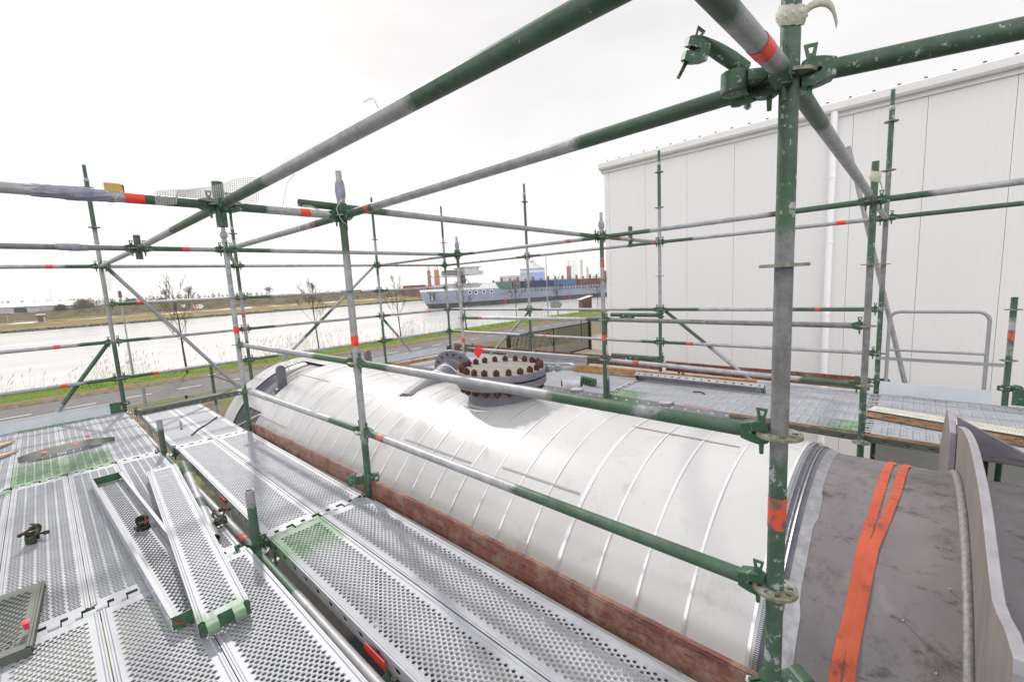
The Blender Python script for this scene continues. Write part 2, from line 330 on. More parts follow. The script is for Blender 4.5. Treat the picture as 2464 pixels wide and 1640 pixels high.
# ------------------------------------------------------------ scaffold components
TR = .02415
def rosette_mesh():
    mb = MB(); n = 64; radii = [.024, .034, .050, .0625]; h = .0045
    hole = lambda k: (k % 8) in (2, 3, 4, 5) if (k//8) % 2 == 0 else (k % 8) in (3, 4)
    def grid(z): return [[mb.V((r*cos(2*pi*k/n), r*sin(2*pi*k/n), z)) for k in range(n)] for r in radii]
    A, B = grid(h), grid(-h)
    for i in range(3):
        for k in range(n):
            k2 = (k+1) % n
            if i == 1 and hole(k):
                mb.F(A[1][k], A[1][k2], B[1][k2], B[1][k]); mb.F(A[2][k], B[2][k], B[2][k2], A[2][k2])
                if not hole((k-1) % n): mb.F(A[1][k], B[1][k], B[2][k], A[2][k])
                if not hole((k+1) % n): mb.F(A[1][k2], A[2][k2], B[2][k2], B[1][k2])
                continue
            mb.F(A[i][k], A[i+1][k], A[i+1][k2], A[i][k2]); mb.F(B[i][k], B[i][k2], B[i+1][k2], B[i+1][k])
    for k in range(n):
        k2 = (k+1) % n; mb.F(A[3][k], B[3][k], B[3][k2], A[3][k2])
    return mb.mesh('rosette', 'disc_metal', 30)
ROS = rosette_mesh()
def head_mesh(m):
    mb = MB()
    for s in (1, -1):        # two jaws over and under the rosette
        prof = [(.027, .006*s), (.027, .030*s), (.045, .036*s), (.074, .030*s), (.100, .022*s), (.100, .0), (.070, 0), (.066, .006*s)]
        n = len(prof)
        def wd(x): return .013 if x < .03 else (.021 if x < .06 else .0235)
        A = [mb.V((x, wd(x), z)) for x, z in prof]; B = [mb.V((x, -wd(x), z)) for x, z in prof]
        mb.F(*A); mb.F(*B[::-1])
        for i in range(n): mb.F(A[i], B[i], B[(i+1) % n], A[(i+1) % n])
    return mb.mesh('wedge_head', m, 25)
HEAD = head_mesh('green_worn'); HEAD2 = head_mesh('tube')
def wedge_mesh(m):
    mb = MB(); t = .003
    outer = [(.040, -.062), (.052, -.062), (.060, .066), (.058, .078), (.036, .078), (.034, .066), (.037, .0)]
    outer = [(.041, -.064), (.052, -.064), (.063, .074), (.031, .074)]
    inner = [(.044, .050), (.050, .050), (.054, .066), (.040, .066)]
    # body below the hole and a ring round the hole
    o2 = [(.038, .042), (.0585, .042)]
    body = [outer[0], outer[1], o2[1], o2[0]]
    for sgn in (t, -t):
        pass
    def plate(q): 
        A = [mb.V((x, t, z)) for x, z in q]; B = [mb.V((x, -t, z)) for x, z in q]; n = len(q)
        mb.F(*A); mb.F(*B[::-1])
        for i in range(n): mb.F(A[i], B[i], B[(i+1) % n], A[(i+1) % n])
    plate(body)
    ring = [o2[0], o2[1], outer[2], outer[3]]
    for i in range(4):
        j = (i+1) % 4; plate([ring[i], ring[j], inner[j], inner[i]])
    mb.lathe([(.0001, -.072), (.006, -.070), (.006, -.062), (.0001, -.060)], Matrix.Translation((.0465, 0, 0)), 8)
    return mb.mesh('wedge', m, 25)
WEDGE = wedge_mesh('green'); WEDGE2 = wedge_mesh('coupler_metal')
def paint_fn(segs, length, soft=.16, topgal=0.):
    def f(Ln, up_):
        v = 0.
        for a, b_ in segs:
            d = min(Ln-a, b_-Ln); v = max(v, min(1, max(0, .5+d/soft)))
        return v*(1-topgal*max(0, up_)**.6) if topgal else v
    return f
def tube_mesh(length, segs, r=TR, n=20, topgal=0., mat='tube', hollow=True, tilt=None):
    """tube along +Z of its own axes"""
    mb = MB(); ns = max(3, int(length/.07)); pf = paint_fn(segs, length)
    ts = [length*i/ns for i in range(ns+1)]; ring0 = None
    tu = Vector(tilt).normalized() if tilt else None
    for i, t in enumerate(ts):
        ring = []
        for k in range(n):
            an = 2*pi*k/n; d = Vector((cos(an), sin(an), 0)); uu = d.dot(tu) if tu else 0
            ring.append(mb.V((r*cos(an), r*sin(an), t), pf(t, uu)))
        if ring0:
            for k in range(n): mb.F(ring0[k], ring0[(k+1) % n], ring[(k+1) % n], ring[k])
        else: first = ring
        ring0 = ring
    for ring, z, dz in ((first, 0, .06), (ring0, length, -.06)):
        inn = [mb.V((.88*r*cos(2*pi*k/n), .88*r*sin(2*pi*k/n), z), 0) for k in range(n)]
        inn2 = [mb.V((.88*r*cos(2*pi*k/n), .88*r*sin(2*pi*k/n), z+dz), 0) for k in range(n)]
        for k in range(n):
            mb.F(ring[k], ring[(k+1) % n], inn[(k+1) % n], inn[k]); mb.F(inn[k], inn[(k+1) % n], inn2[(k+1) % n], inn2[k])
        mb.F(*inn2)
    return mb.mesh('tube', mat, 50)
def along(p0, p1):
    d = Vector(p1)-Vector(p0); return d.length, d.to_track_quat('Z', 'Y').to_euler(), d.normalized()
def tape(parent, p0, d, s, ln, mat='tape_red', r=TR+.0012, name='tape_band'):
    mb = MB(); mb.sweep([(0, 0, 0), (0, 0, ln)], r, 20, cap=False)
    o = link(name, mb.mesh(name, mat, 50), parent, Vector(d)*s, d.to_track_quat('Z', 'Y').to_euler()); return o
def default_segs(Ln, q0=.38, q1=.38): return [(-1, q0), (Ln-q1, Ln+1)]
def ledger(label, p0, p1, segs=None, group='guard rails and ledgers of the scaffold', ends=(1, 1), tapes=(), topgal=0., cat='scaffold tube', name='ledger_tube', inset=.09, mat='tube', pale=False, r=TR):
    p0, p1 = Vector(p0), Vector(p1); Lf, eul, d = along(p0, p1)
    R = root(name, label, cat, p0, group)
    i0 = inset if ends[0] else 0; i1 = inset if ends[1] else 0; Ln = Lf-i0-i1
    if segs is None: segs = default_segs(Ln)
    qi = d.to_track_quat('Z', 'Y').inverted(); tl = qi @ Vector((0, 0, 1))
    link('tube', tube_mesh(Ln, segs, r, 20, topgal, mat, tilt=(tl.x, tl.y, 0) if abs(d.z) < .9 else None), R, d*i0, eul)
    az = atan2(d.y, d.x)
    for e, base, a in ((ends[0], Vector((0, 0, 0)), az), (ends[1], d*Lf, az+pi)):
        if e == 1:
            h = link('wedge_head', HEAD, R, base, (0, 0, a)); link('wedge', WEDGE, h)
    for t in tapes: tape(R, p0, d, *t)
    return R
def post(label, x, y, z0, z1, ros, segs, spig=True, tapes=(), group='upright posts of the scaffold', lean=(0, 0), mat='tube'):
    """segs in z"""
    R = root('scaffold_post', label, 'scaffold post', (x, y, z0), group)
    ztube = z1-.17 if spig else z1
    link('tube', tube_mesh(ztube-z0, [(a-z0, b_-z0) for a, b_ in segs], mat=mat), R)
    if spig:
        link('spigot', tube_mesh(.19, [(a-ztube+.02, b_-ztube+.02) for a, b_ in segs], r=.019, mat=mat), R, (0, 0, ztube-z0-.02))
        mb = MB(); mb.lathe([(.0243, 0), (.0262, .006), (.0262, .03), (.0195, .045)], None, 20); link('collar', mb.mesh('collar', 'tube', 40), R, (0, 0, ztube-z0-.035))
    for i, z in enumerate(ros): link('rosette', ROS, R, (0, 0, z-z0), (0, 0, 0))
    for a, ln, m in tapes: tape(R, None, Vector((0, 0, 1)), a-z0, ln, m)
    return R

# post positions (x, y)
P1 = (0, 0); P2 = (.012, 2.58); P3 = (-.045, 5.05); Q = (-.82, 7.63); RR = (.76, 7.62)
X = (3.155, 5.093); Y = (3.261, 2.545); Z = (3.153, .003); SS = (3.199, 7.59); T = (4.925, 7.62); U = (4.923, 5.154); Vp = (4.925, 2.56); W = (4.95, 0.0); W2 = (4.935, -.985)
ALL = [z*.5 for z in range(-7, 7)]
def lv(a, b_): return [z for z in ALL if a <= z <= b_]
post('thick near green post with flaking paint and orange band, left of the orange straps', *P1, -3.58, 2.62, lv(-3, 2.5), [(-4, .93), (1.58, 3)], False, [(.705, .10, 'tape_orange')], mat='tube_worn')
post('grey post with a red band where the two wooden toe boards meet', *P2, -3.58, 2.29, lv(-3, 2), [(-4, .42), (1.75, 2.1)], True, [(1.115, .075, 'tape_red')])
post('grey scaffold post with a red band at the far end of the wooden toe board', *P3, -3.58, 2.27, lv(-3, 2), [(-4, .5)], True, [(1.12, .075, 'tape_red')])
post('tall leaning-looking corner post at the right end of the white toe board', *Q, -3.58, 3.28, lv(-3, 3), [(-4, .98), (2.45, 4)], True)
post('thin green post just behind the grey post at the far end of the toe board', *RR, -3.58, 2.76, lv(-3, 2.5), [(-4, .8), (1.6, 2.3), (2.4, 3)], True, [(1.19, .06, 'tape_orange')])
post('slim post right of the dark lifting plate, standing on the far edge of the scaffold', *SS, -3.58, 3.30, lv(-3, 3), [(-4, .9), (1.8, 2.2), (2.5, 4)], True)
post('slim far corner post standing in front of the stern of the grey ship', *T, -3.58, 3.30, lv(-3, 3), [(-4, .95), (1.8, 2.2), (2.6, 4)], True)
post('grey post with an orange band behind the red diamond flag', *X, -3.58, 2.28, lv(-3, 2), [(1.8, 2.1), (-4, .3)], True, [(.60, .07, 'tape_orange')])
post('post with an orange band near the white hall corner, where two tubes are clamped together', *Y, -3.58, 2.29, lv(-3, 2), [(-4, 1.1), (1.75, 2.05)], True, [(1.64, .10, 'tape_orange'), (.74, .07, 'tape_orange')])
post('slim green and grey post in front of the blue banded silo', *U, -3.58, 3.32, lv(-3, 3), [(-4, 1.02), (2.2, 4)], True)
post('post with a dark green top standing against the white hall wall near its corner', *Vp, -3.58, 3.30, lv(-3, 3), [(-4, 1.05), (2.5, 4)], True)
post('thick green post with tape rags near its top, left of the swing gate', *Z, -3.58, 2.30, lv(-3, 2), [(-4, .45), (1.5, 3)], False, mat='tube_worn')
post('tallest post against the hall wall, with two rings near its top', *W, -3.58, 3.32, lv(-3, 3), [(-4, 1.2), (2.45, 4)], True, mat='tube_worn')
post('short green post right of the swing gate with an orange smear', *W2, -3.58, 1.12, lv(-3, 1), [(-4, .55), (.62, .72), (.9, 2)], False, [(.70, .10, 'tape_orange')])
# short stubs standing up through the deck
for (x, y, h, lb) in ((-.76, 2.50, .385, 'short green stub tube standing up between the deck strips, the nearer of two'), (-.80, 5.03, .365, 'short green stub tube standing up between the deck strips, the farther of two'), (3.30, 2.53, .33, 'short green stub tube beside the inner edge of the far deck')):
    R = post(lb, x, y, -3.58, h, lv(-3, 0), [(-4, h-.08)], False, group='stub tubes standing up through the decks')
for (x, y, z0, z1, lb) in ((-.70, 2.57, 1.885, 2.125, 'short green stub tube above the white net, where the long upper tubes cross'), (-.745, 5.09, 1.90, 2.12, 'short grey green stub tube on the upper crossing left of the far toe board end'), (4.0, 2.55, 1.90, 2.17, 'small green stub tube clamped on the rail in front of the hall corner')):
    R = root('scaffold_stub', lb, 'scaffold stub', (x, y, z0), 'stub tubes hanging on the upper rails')
    link('tube', tube_mesh(z1-z0, [(-1, 1)], r=.027), R); link('rosette', ROS, R, (0, 0, 2.0-z0))
# ledgers
def at(p, z): return (p[0], p[1], z)
S1, S2 = (-.745, 5.09), (-.700, 2.57)
g_up = 'long upper tubes over the decks'
ledger('uppermost tube rising past the top edge of the photo, nearest the camera', at(S2, 2), (-.668, -.30, 2.0), [(-1, .62), (1.72, 9)], g_up)
ledger('upper tube between the two hanging stubs left of centre', at(S1, 2), at(S2, 2), [(-1, .3), (1.3, 9)], g_up)
ledger('upper tube piece running from the left corner post towards the camera', at(Q, 2), at(S1, 2), [(2.2, 9)], g_up)
ledger('long grey upper tube, green ended, from the near green post to the middle post', at(P1, 2), at(P2, 2), [(-1, .60), (2.06, 9)], g_up, tapes=[(2.20, .06, 'tape_orange')], topgal=.8)
ledger('upper tube from the middle post to the post at the toe board end', at(P2, 2), at(P3, 2), [(-1, .35), (2.0, 9)], g_up, tapes=[(.36, .05, 'tape_orange'), (.62, .012, 'plastic_white')])
ledger('short skew upper tube between the two posts at the far end of the toe board', at(P3, 2), at(RR, 2.0), None, g_up)
ledger('thick near tube at the top edge of the photo wearing a red band', at(P1, 2.0), (-.95, .045, 2.0), [(-1, .05), (.36, 9)], g_up, tapes=[(.215, .062, 'tape_red')])
ledger('upper cross tube from the near green post down to the post with rags', at(P1, 2), at(Z, 2), [(-1, .45), (2.55, 9)], g_up, topgal=.7)
ledger('upper cross tube with a red band under the white net, ending at the middle post', at(S2, 2), at(P2, 2), [(-1, .16), (.58, 9)], g_up, tapes=[(.43, .06, 'tape_red')], topgal=.5)
ledger('upper cross tube carrying the brass buckle and a red band at the left edge', at(S2, 2), (-3.35, 2.57, 2), [(-1, .3)], g_up, tapes=[(.325, .075, 'tape_red')], topgal=.8)
ledger('upper cross tube from the far hanging stub to the post at the toe board end', at(S1, 2), at(P3, 2), [(-1, .3)], g_up, tapes=[(.33, .06, 'tape_red')])
ledger('dark brown weathered upper tube running out of the left edge', at(S1, 2), (-3.35, 5.17, 2), [], g_up, mat='tube_worn')
g_end = 'rails across the far end of the scaffold'
for z, nm in ((2, 'top'), (1.5, 'second'), (1, 'third'), (.5, 'lowest')):
    ledger(f'{nm} end rail between the left corner post and the thin green post', at(Q, z), at(RR, z), [(-1, .30 if z != 2 else 0)], g_end, tapes=[] if z in (2, 1) else [((.30, .055)[0] if z == 1.5 else .36, .055, 'tape_red')])
    ledger(f'{nm} end rail from the thin green post to the post by the lifting plate', at(RR, z), at(SS, z), [(-1, .35), (2.2, 9)] if z != 2 else [], g_end, tapes=[] if z in (2, 1) else [(2.0, .055, 'tape_orange')])
    ledger(f'{nm} end rail from the post by the lifting plate to the far corner post', at(SS, z), at(T, z), [(-1, .1), (1.5, 9)], g_end, tapes=[(1.15, .055, 'tape_red')] if z != 2 else [(.42, .05, 'tape_orange')])
    if z != 1.5: ledger(f'{nm} end rail running from the left corner post out of the left edge', at(Q, z), (-3.4, 7.74, z), [(-1, .25)], g_end, tapes=[(.44 if z == 2 else .50, .06, 'tape_red')])
g_near = 'guard rails along the wooden toe board'
for z, nm in ((1, 'upper'), (.5, 'lower')):
    ledger(f'{nm} guard rail over the white cladding from the near green post to the middle post', at(P1, z), at(P2, z), [(-1, .30), (.37, .78), (2.05, 9)] if z == 1 else [(-1, 1.02), (2.2, 9)], g_near, tapes=[] if z == 1 else [(2.30, .07, 'tape_orange')], topgal=.75)
    ledger(f'{nm} guard rail from the middle post to the post at the toe board end', at(P2, z), at(P3, z), [(-1, .55), (2.15, 9)] if z == 1 else [(-1, .4), (2.2, 9)], g_near, topgal=.45)
g_hall = 'rails along the hall side of the far deck'
for z, nm in ((2, 'top'), (1, 'middle'), (.5, 'lowest')):
    ledger(f'{nm} outer rail from the far corner post to the post by the silo', at(T, z), at(U, z), [(-1, .4), (2.1, 9)], g_hall, tapes=[(1.2, .06, 'tape_orange')] if z == 2 else [])
    ledger(f'{nm} outer rail from the post by the silo to the green-topped post', at(U, z), at(Vp, z), [(-1, .25), (2.0, 9)] if z != .5 else [(2.2, 9)], g_hall, tapes=[(.32, .06, 'tape_orange')] if z == .5 else [])
    ledger(f'{nm} outer rail across the hall wall from the green-topped post to the tallest post', at(Vp, z), at(W, z), [(-1, .4), (2.35, 9)] if z != 1 else [(-1, .5), (1.6, 9)], g_hall, tapes=[(2.12, .09, 'tape_red')] if z == 2 else [(.40, .07, 'tape_red')] if z == .5 else [(1.95, .05, 'tape_orange')])
ledger('top outer rail running from the tallest post out of the right edge', at(W, 2), (4.95, -2.57, 2), [(-1, .9)], g_hall)
ledger('upper inner rail running from the post with rags out of the right edge', at(Z, 2), (3.15, -2.57, 2), [(-1, .25)], g_hall, topgal=.9)
ledger('long brown upper rail in front of the hall wall, ending at the post with rags', at(Y, 2), at(Z, 2), [(-1, .55), (1.72, 9)], g_hall, mat='tube')
ledger('upper inner rail from the flag post to the post near the hall corner', at(X, 2), at(Y, 2), [(-1, .3), (2.2, 9)], g_hall, tapes=[(2.05, .06, 'tape_orange')])
ledger('upper inner rail from the flag post to the slim post right of the lifting plate', at(X, 2), at(SS, 2), [(-1, .3), (2.2, 9)], g_hall, tapes=[(.66, .05, 'tape_orange')])
ledger('upper cross tube from the toe board end post to the flag post', at(P3, 2), at(X, 2), [(-1, .35), (2.7, 9)], g_up)
ledger('upper cross tube fixed beside the middle post, running towards the hall corner', (-.25, 2.62, 2.068), (3.26, 2.60, 2.012), [(-1, .62), (3.1, 9)], g_up, ends=(0, 1))
ledger('short upper cross rail from the post near the hall corner to the green-topped post', at(Y, 2), at(Vp, 2), [(.1, .35)], g_hall, tapes=[(.40, .05, 'tape_orange'), (1.45, .05, 'tape_red')])
ledger('short upper cross rail between the post with rags and the tallest post', at(Z, 2), at(W, 2), [], g_hall)
for z, nm in ((1, 'upper'), (.5, 'lower')):
    ledger(f'{nm} inner rail running behind the red flag from the flag post past its clamp', at(X, z), (3.30, 2.62, z), [(-1, .35), (2.2, 9)], g_hall, tapes=[(.40, .06, 'tape_orange')], ends=(1, 0))
    # telescoped end past the post, clamped to the next rail
    R = ledger(f'{nm} projecting green tube end clamped above a rail in front of the hall corner', (3.30, 2.46, z+.005+.055), (3.30, 1.86-.0, z+.06), [(-1, 9)], 'projecting tube ends clamped beside the rails', ends=(0, 0))
    h = link('wedge_head', HEAD, R, (0, -.69, 0), (0, 0, pi/2)); link('wedge', WEDGE, h)
    ledger(f'{nm} weathered inner rail from the post near the hall corner to the post with rags', at(Y, z), at(Z, z), [] if z == 1 else [(2.0, 9)], g_hall, mat='tube_worn' if z == 1 else 'tube', tapes=[] if z == 1 else [(.40, .08, 'tape_orange')])
# brace at the near node running right
ledger('thick dark green tube with a flattened end, running to the right top corner', (0, 0, 2.0), (.66, -1.83, 2.03), [(-1, 9)], g_up, ends=(1, 0), mat='tube_worn')
g_br = 'diagonal braces of the scaffold'
def brace(label, p0, p1, segs=(), tapes=()):
    return ledger(label, p0, p1, list(segs), g_br, ends=(0, 0), tapes=tapes, name='diagonal_brace', cat='scaffold brace')
brace('grey diagonal brace falling right from the left corner post', (-.76, 7.58, 1.97), (.70, 7.57, -.13), [(-.1, .1)])
brace('green diagonal brace falling left below the left corner post', (-.88, 7.69, .97), (-2.3, 7.69, -1.0), [(-1, .9)])
brace('grey diagonal brace rising right to the slim post right of the lifting plate', (3.15, 7.67, 1.97), (.80, 7.67, .0), [(1.2, 1.9)])
brace('diagonal brace with an orange mark falling right over the road from the slim far post', (3.24, 7.67, .97), (4.2, 7.67, -.22), [(-.1, .2)], [(.5, .05, 'tape_orange')])
brace('diagonal brace falling left in front of the black sliding gate', (4.98, 5.20, .97), (4.98, 6.95, -.45), [(-1, .1)])
brace('diagonal brace falling right in front of the hall wall from the green-topped post', (4.98, 2.50, .97), (4.98, .6, -.52), [(-1, .85)])
brace('long raking grey tube leaning against the hall side beside the tallest post', (5.09, .374, 2.86), (5.09, -.40, -.55), [])
mbt = MB()
# deck-level tubes
for (a, b_, lb, tp) in ((Q, (-.80, 5.03), 'deck-level tube in the gap between the strips, farthest piece', ()), ((-.80, 5.03), (-.765, 2.50), 'deck-level tube in the gap between the strips, middle piece beside the leaning tube', [(2.28, .07, 'tape_orange')]), ((-.765, 2.50), (-.76, -.05), 'deck-level tube in the gap between the strips, nearest piece', ())):
    ledger(lb, at(a, .005), at(b_, .005), [(-1, .5), (2.2, 9)] if lb[-5:] != 'piece' or 1 else None, 'deck-level tubes between the plank strips', tapes=tp, topgal=.85)
for yy, nm in ((2.545, 'nearer'), (5.075, 'middle'), (7.60, 'far')):
    ledger(f'{nm} green bearer tube under the plank ends of the left deck', (-.80, yy, 0), (-3.37, yy, 0), [(-9, 9)], 'bearer tubes under the plank ends')
    ledger(f'{nm} green bearer tube under the plank ends beside the wooden toe board', (-.76, yy, 0), (.0, yy, 0), [(-9, 9)], 'bearer tubes under the plank ends')
for yy, nm in ((-2.55, 'nearest'), (.0, 'near'), (2.545, 'middle'), (5.10, 'farther'), (7.60, 'farthest')):
    ledger(f'{nm} green bearer tube under the plank ends of the far deck', (3.2, yy, 0), (4.94, yy, 0), [(-9, 9)], 'bearer tubes under the plank ends')
o = ledger('loose green grey tube leaning in the gap beside the stacked loose planks', (-.755, 4.45, .055), (-.91, 2.75, .062), [(-1, .35), (1.0, 1.2)], 'loose tubes lying on the deck', ends=(0, 0), topgal=.6, r=.03)

# ------------------------------------------------------------ deck planks
def sheet(mb, Lx, Ly, rows, z=0.):
    """rows: list of (y0,y1,[(x0,x1,rx,ry,shape)]) hole cells; everything else plain"""
    for (y0, y1, cells) in rows:
        x = -Lx/2
        for (x0, x1, rx, ry) in cells:
            if x0 > x+1e-5:
                a = [mb.V(q) for q in ((x, y0, z), (x0, y0, z), (x0, y1, z), (x, y1, z))]; mb.F(*a)
            cx, cy = (x0+x1)/2, (y0+y1)/2; dx, dy = (x1-x0)/2, (y1-y0)/2
            oq = [(dx, 0), (dx, dy), (0, dy), (-dx, dy), (-dx, 0), (-dx, -dy), (0, -dy), (dx, -dy)]
            O = [mb.V((cx+q[0], cy+q[1], z)) for q in oq]
            A = [mb.V((cx+rx*1.22*cos(k*pi/4), cy+ry*1.22*sin(k*pi/4), z+.0012)) for k in range(8)]
            B = [mb.V((cx+rx*cos(k*pi/4), cy+ry*sin(k*pi/4), z-.0022)) for k in range(8)]
            for k in range(8):
                j = (k+1) % 8; mb.F(O[k], O[j], A[j], A[k]); mb.F(A[k], A[j], B[j], B[k])
            x = x1
        if x < Lx/2-1e-5:
            a = [mb.V(q) for q in ((x, y0, z), (Lx/2, y0, z), (Lx/2, y1, z), (x, y1, z))]; mb.F(*a)
def plank_sheet(width, length, variant, mat):
    mb = MB(); ins = .020; Wd = width-2*ins; H = length/2; rows = []
    y0 = -H+.045; pitch = .0205; n = int((length-.09)/pitch); rows.append((-H, y0, []))
    cols = int((Wd-.03)/.0245)
    for i in range(n):
        ya, yb = y0+i*pitch, y0+(i+1)*pitch; cells = []
        if variant == 'A':
            off = .01225 if i % 2 else 0; k0 = -cols*.0245/2
            for k in range(cols - (i % 2)): cells.append((k0+off+k*.0245, k0+off+(k+1)*.0245, .0076, .0070))
        elif variant == 'B':      # five bands of holes with smooth ribs between
            off = .0 if i % 2 else .009
            for g in range(5):
                gx = -.131+g*.0530
                for k in range(3 if i % 2 else 3): cells.append((gx+off*.55+k*.0152, gx+off*.55+(k+1)*.0152, .0056, .0068))
        else:                     # transverse rows of dots and slots
            if i % 4 == 0:
                for k in range(5): cells.append((-.13+k*.052+.004, -.13+k*.052+.046, .0145, .0060))
            elif i % 4 in (2, 3):
                for k in range(5):
                    for j in range(2): cells.append((-.13+k*.052+.004+j*.021, -.13+k*.052+.025+j*.021, .0045, .0045))
        rows.append((ya, yb, cells))
    rows.append((y0+n*pitch, H, []))
    sheet(mb, Wd, length, rows)
    for s in (-1, 1):      # raised bead along each side
        pr = [(Wd/2, 0), (Wd/2+.004, .005), (Wd/2+.010, .005), (Wd/2+.013, .001), (Wd/2+.0195, .001)]
        A = [mb.V((s*x, -H, z)) for x, z in pr]; B = [mb.V((s*x, H, z)) for x, z in pr]
        for k in range(len(pr)-1): mb.F(A[k], A[k+1], B[k+1], B[k])
    return mb.mesh('deck_sheet', mat, 30)
def rail_mesh(length, mat, side, width, h=.066):
    mb = MB(); H = length/2; x = side*(width/2-.0005); nh = 17
    def quad(a, b_, c, d): mb.F(*[mb.V(q) for q in (a, b_, c, d)])
    y = -H; zt, zb = .001, -h; z1, z2 = -.020, -.048
    quad((x, -H, zt), (x, H, zt), (x, H, z1), (x, -H, z1)); quad((x, -H, z2), (x, H, z2), (x, H, zb), (x, -H, zb))
    cell = length/nh
    for k in range(nh):
        ya = -H+k*cell; cy, cz = ya+cell/2, (z1+z2)/2; ry, rz = .017, .011
        quad((x, ya, z1), (x, cy-.03, z1), (x, cy-.03, z2), (x, ya, z2)); quad((x, cy+.03, z1), (x, ya+cell, z1), (x, ya+cell, z2), (x, cy+.03, z2))
        oq = [(.03, 0), (.03, 1), (0, 1), (-.03, 1), (-.03, 0), (-.03, -1), (0, -1), (.03, -1)]
        O = [mb.V((x, cy+q[0], cz+q[1]*(z1-z2)/2)) for q in oq]; I = [mb.V((x-side*.003, cy+ry*cos(j*pi/4), cz+rz*sin(j*pi/4))) for j in range(8)]
        for j in range(8): mb.F(O[j], O[(j+1) % 8], I[(j+1) % 8], I[j])
    quad((x, -H, zb), (x, H, zb), (x-side*.018, H, zb), (x-side*.018, -H, zb)); quad((x-side*.018, -H, zb), (x-side*.018, H, zb), (x-side*.018, H, zb+.012), (x-side*.018, -H, zb+.012))
    return mb.mesh('side_rail', mat, 30)
def endcap_mesh(width, mat):
    mb = MB(); mb.box(-width/2+.003, width/2-.003, -.002, .002, -.062, -.002)
    return mb.mesh('end_plate', mat, 0)
def hook_mesh(mat, wd=.044):
    mb = MB(); t = .0035; r = .0275
    path = [(-.002, .0008), (.012, .0008)]+[(.035+r*sin(a)-.0, -.027+r*cos(a)) for a in [radians(q) for q in (-25, 0, 30, 60, 90, 110)]]
    n = len(path)
    for w0 in (0,):
        A = [mb.V((-wd/2, y, z)) for y, z in path]; B = [mb.V((wd/2, y, z)) for y, z in path]
        cpt = []
        for i, (y, z) in enumerate(path):
            y1, z1 = path[max(0, i-1)]; y2, z2 = path[min(n-1, i+1)]; d = Vector((y2-y1, z2-z1)).normalized(); cpt.append((y+d.y*t*-1 if 0 else y-(-d.y)*t*0 - d.y*-t*0, z-t))
        A2 = [mb.V((-wd/2, y, z-t)) for y, z in path]; B2 = [mb.V((wd/2, y, z-t)) for y, z in path]
        for i in range(n-1):
            mb.F(A[i], A[i+1], B[i+1], B[i]); mb.F(A2[i], B2[i], B2[i+1], A2[i+1]); mb.F(A[i], A2[i], A2[i+1], A[i+1]); mb.F(B[i], B[i+1], B2[i+1], B2[i])
        mb.F(A[0], B[0], B2[0], A2[0]); mb.F(A[-1], A2[-1], B2[-1], B[-1])
    return mb.mesh('end_hook', mat, 40)
PM = {}
def plank_parts(width, length, variant, mat):
    k = (width, length, variant, mat)
    if k not in PM:
        hh = .056 if mat in ('deck_rust', 'deck_cream') else .066
        rm = 'deck_grey' if mat in ('deck_rust', 'deck_cream') else mat
        PM[k] = (plank_sheet(width, length, variant, mat), rail_mesh(length, rm, 1, width, hh), rail_mesh(length, rm, -1, width, hh), endcap_mesh(width, mat if mat != 'deck' else 'green'), hook_mesh(mat))
    return PM[k]
def plank(label, cx, cy, z=.042, width=.319, length=2.46, variant='A', mat='deck', near=0, far=0, rot=(0, 0, 0), group='perforated steel deck planks', hooks=True, cat='deck plank'):
    sh, ra, rb, ec, hk = plank_parts(width, length, variant, mat)
    R = root('deck_plank', label, cat, (cx, cy, z), group); R.rotation_euler = rot
    objs = [link('deck_sheet', sh, R), link('side_rail', ra, R), link('side_rail', rb, R)]
    for s in (1, -1): objs.append(link('end_plate', ec, R, (0, s*(length/2-.002), 0)))
    if hooks:
        for s in (1, -1):
            for k, xx in enumerate((-.115, -.045, .045, .115) if width > .25 else (-.05, .05)):
                xo = xx+(.012 if s > 0 else -.012) if width > .25 else xx
                h = link('end_hook', hk, R, (xo, s*length/2, 0), (0, 0, 0 if s > 0 else pi)); objs.append(h)
                h['green_near'] = 9.0 if (near and s < 0) or (far and s > 0) else 0.0; h['green_far'] = 0.0
    for q in objs[:3]: q['green_near'] = float(near); q['green_far'] = float(far)
    return R
ORD = ['first', 'second', 'third', 'fourth', 'fifth']
BAYS = [(1.285, .0), (3.815, 0), (6.345, .0)]; BN = ['nearest bay', 'middle bay', 'far bay']
for b, (cy, _) in enumerate(BAYS):
    dx = (.025, 0, -.01)[b]
    for c in range(5):
        kw = {}
        if b == 2 and c in (2, 1): kw = dict(near=.72, far=.22)
        if b == 1 and c == 3: kw = dict(far=.22)
        if b == 1 and c == 4: kw = dict(far=.3)
        st = 'green-ended ' if kw else 'silver '
        plank(f'{st}perforated plank, {ORD[c]} left of the gap tube in the {BN[b]}', -.98-.322*c+dx, cy, variant='A' if b == 0 else 'B', **kw)
    for c in range(2):
        kw = dict(far=.42, near=.5) if b == 0 and c == 0 else {}
        st = ' with a green sprayed end' if kw else ''
        plank(f'perforated steel plank{st}, {"beside the gap tube" if c == 0 else "beside the wooden toe board"} in the {BN[b]}', (-.535, -.21)[c]+(.01, 0, -.02)[b], cy, variant='A', **kw)
FB = [(-1.28, 'right of the swing gate post'), (1.27, 'in front of the hall wall'), (3.82, 'near the hall corner'), (6.35, 'at the far corner')]
for b, (cy, nm) in enumerate(FB):
    for c in range(5):
        kw = {}
        if b == 1 and c == 0: kw = dict(far=.45, near=.3)
        if b == 1 and c in (0,) : pass
        plank(f'far deck plank {nm}, {ORD[c]} from the vessel', 3.47+.322*c, cy, variant='C' if b < 2 else 'B', **kw)
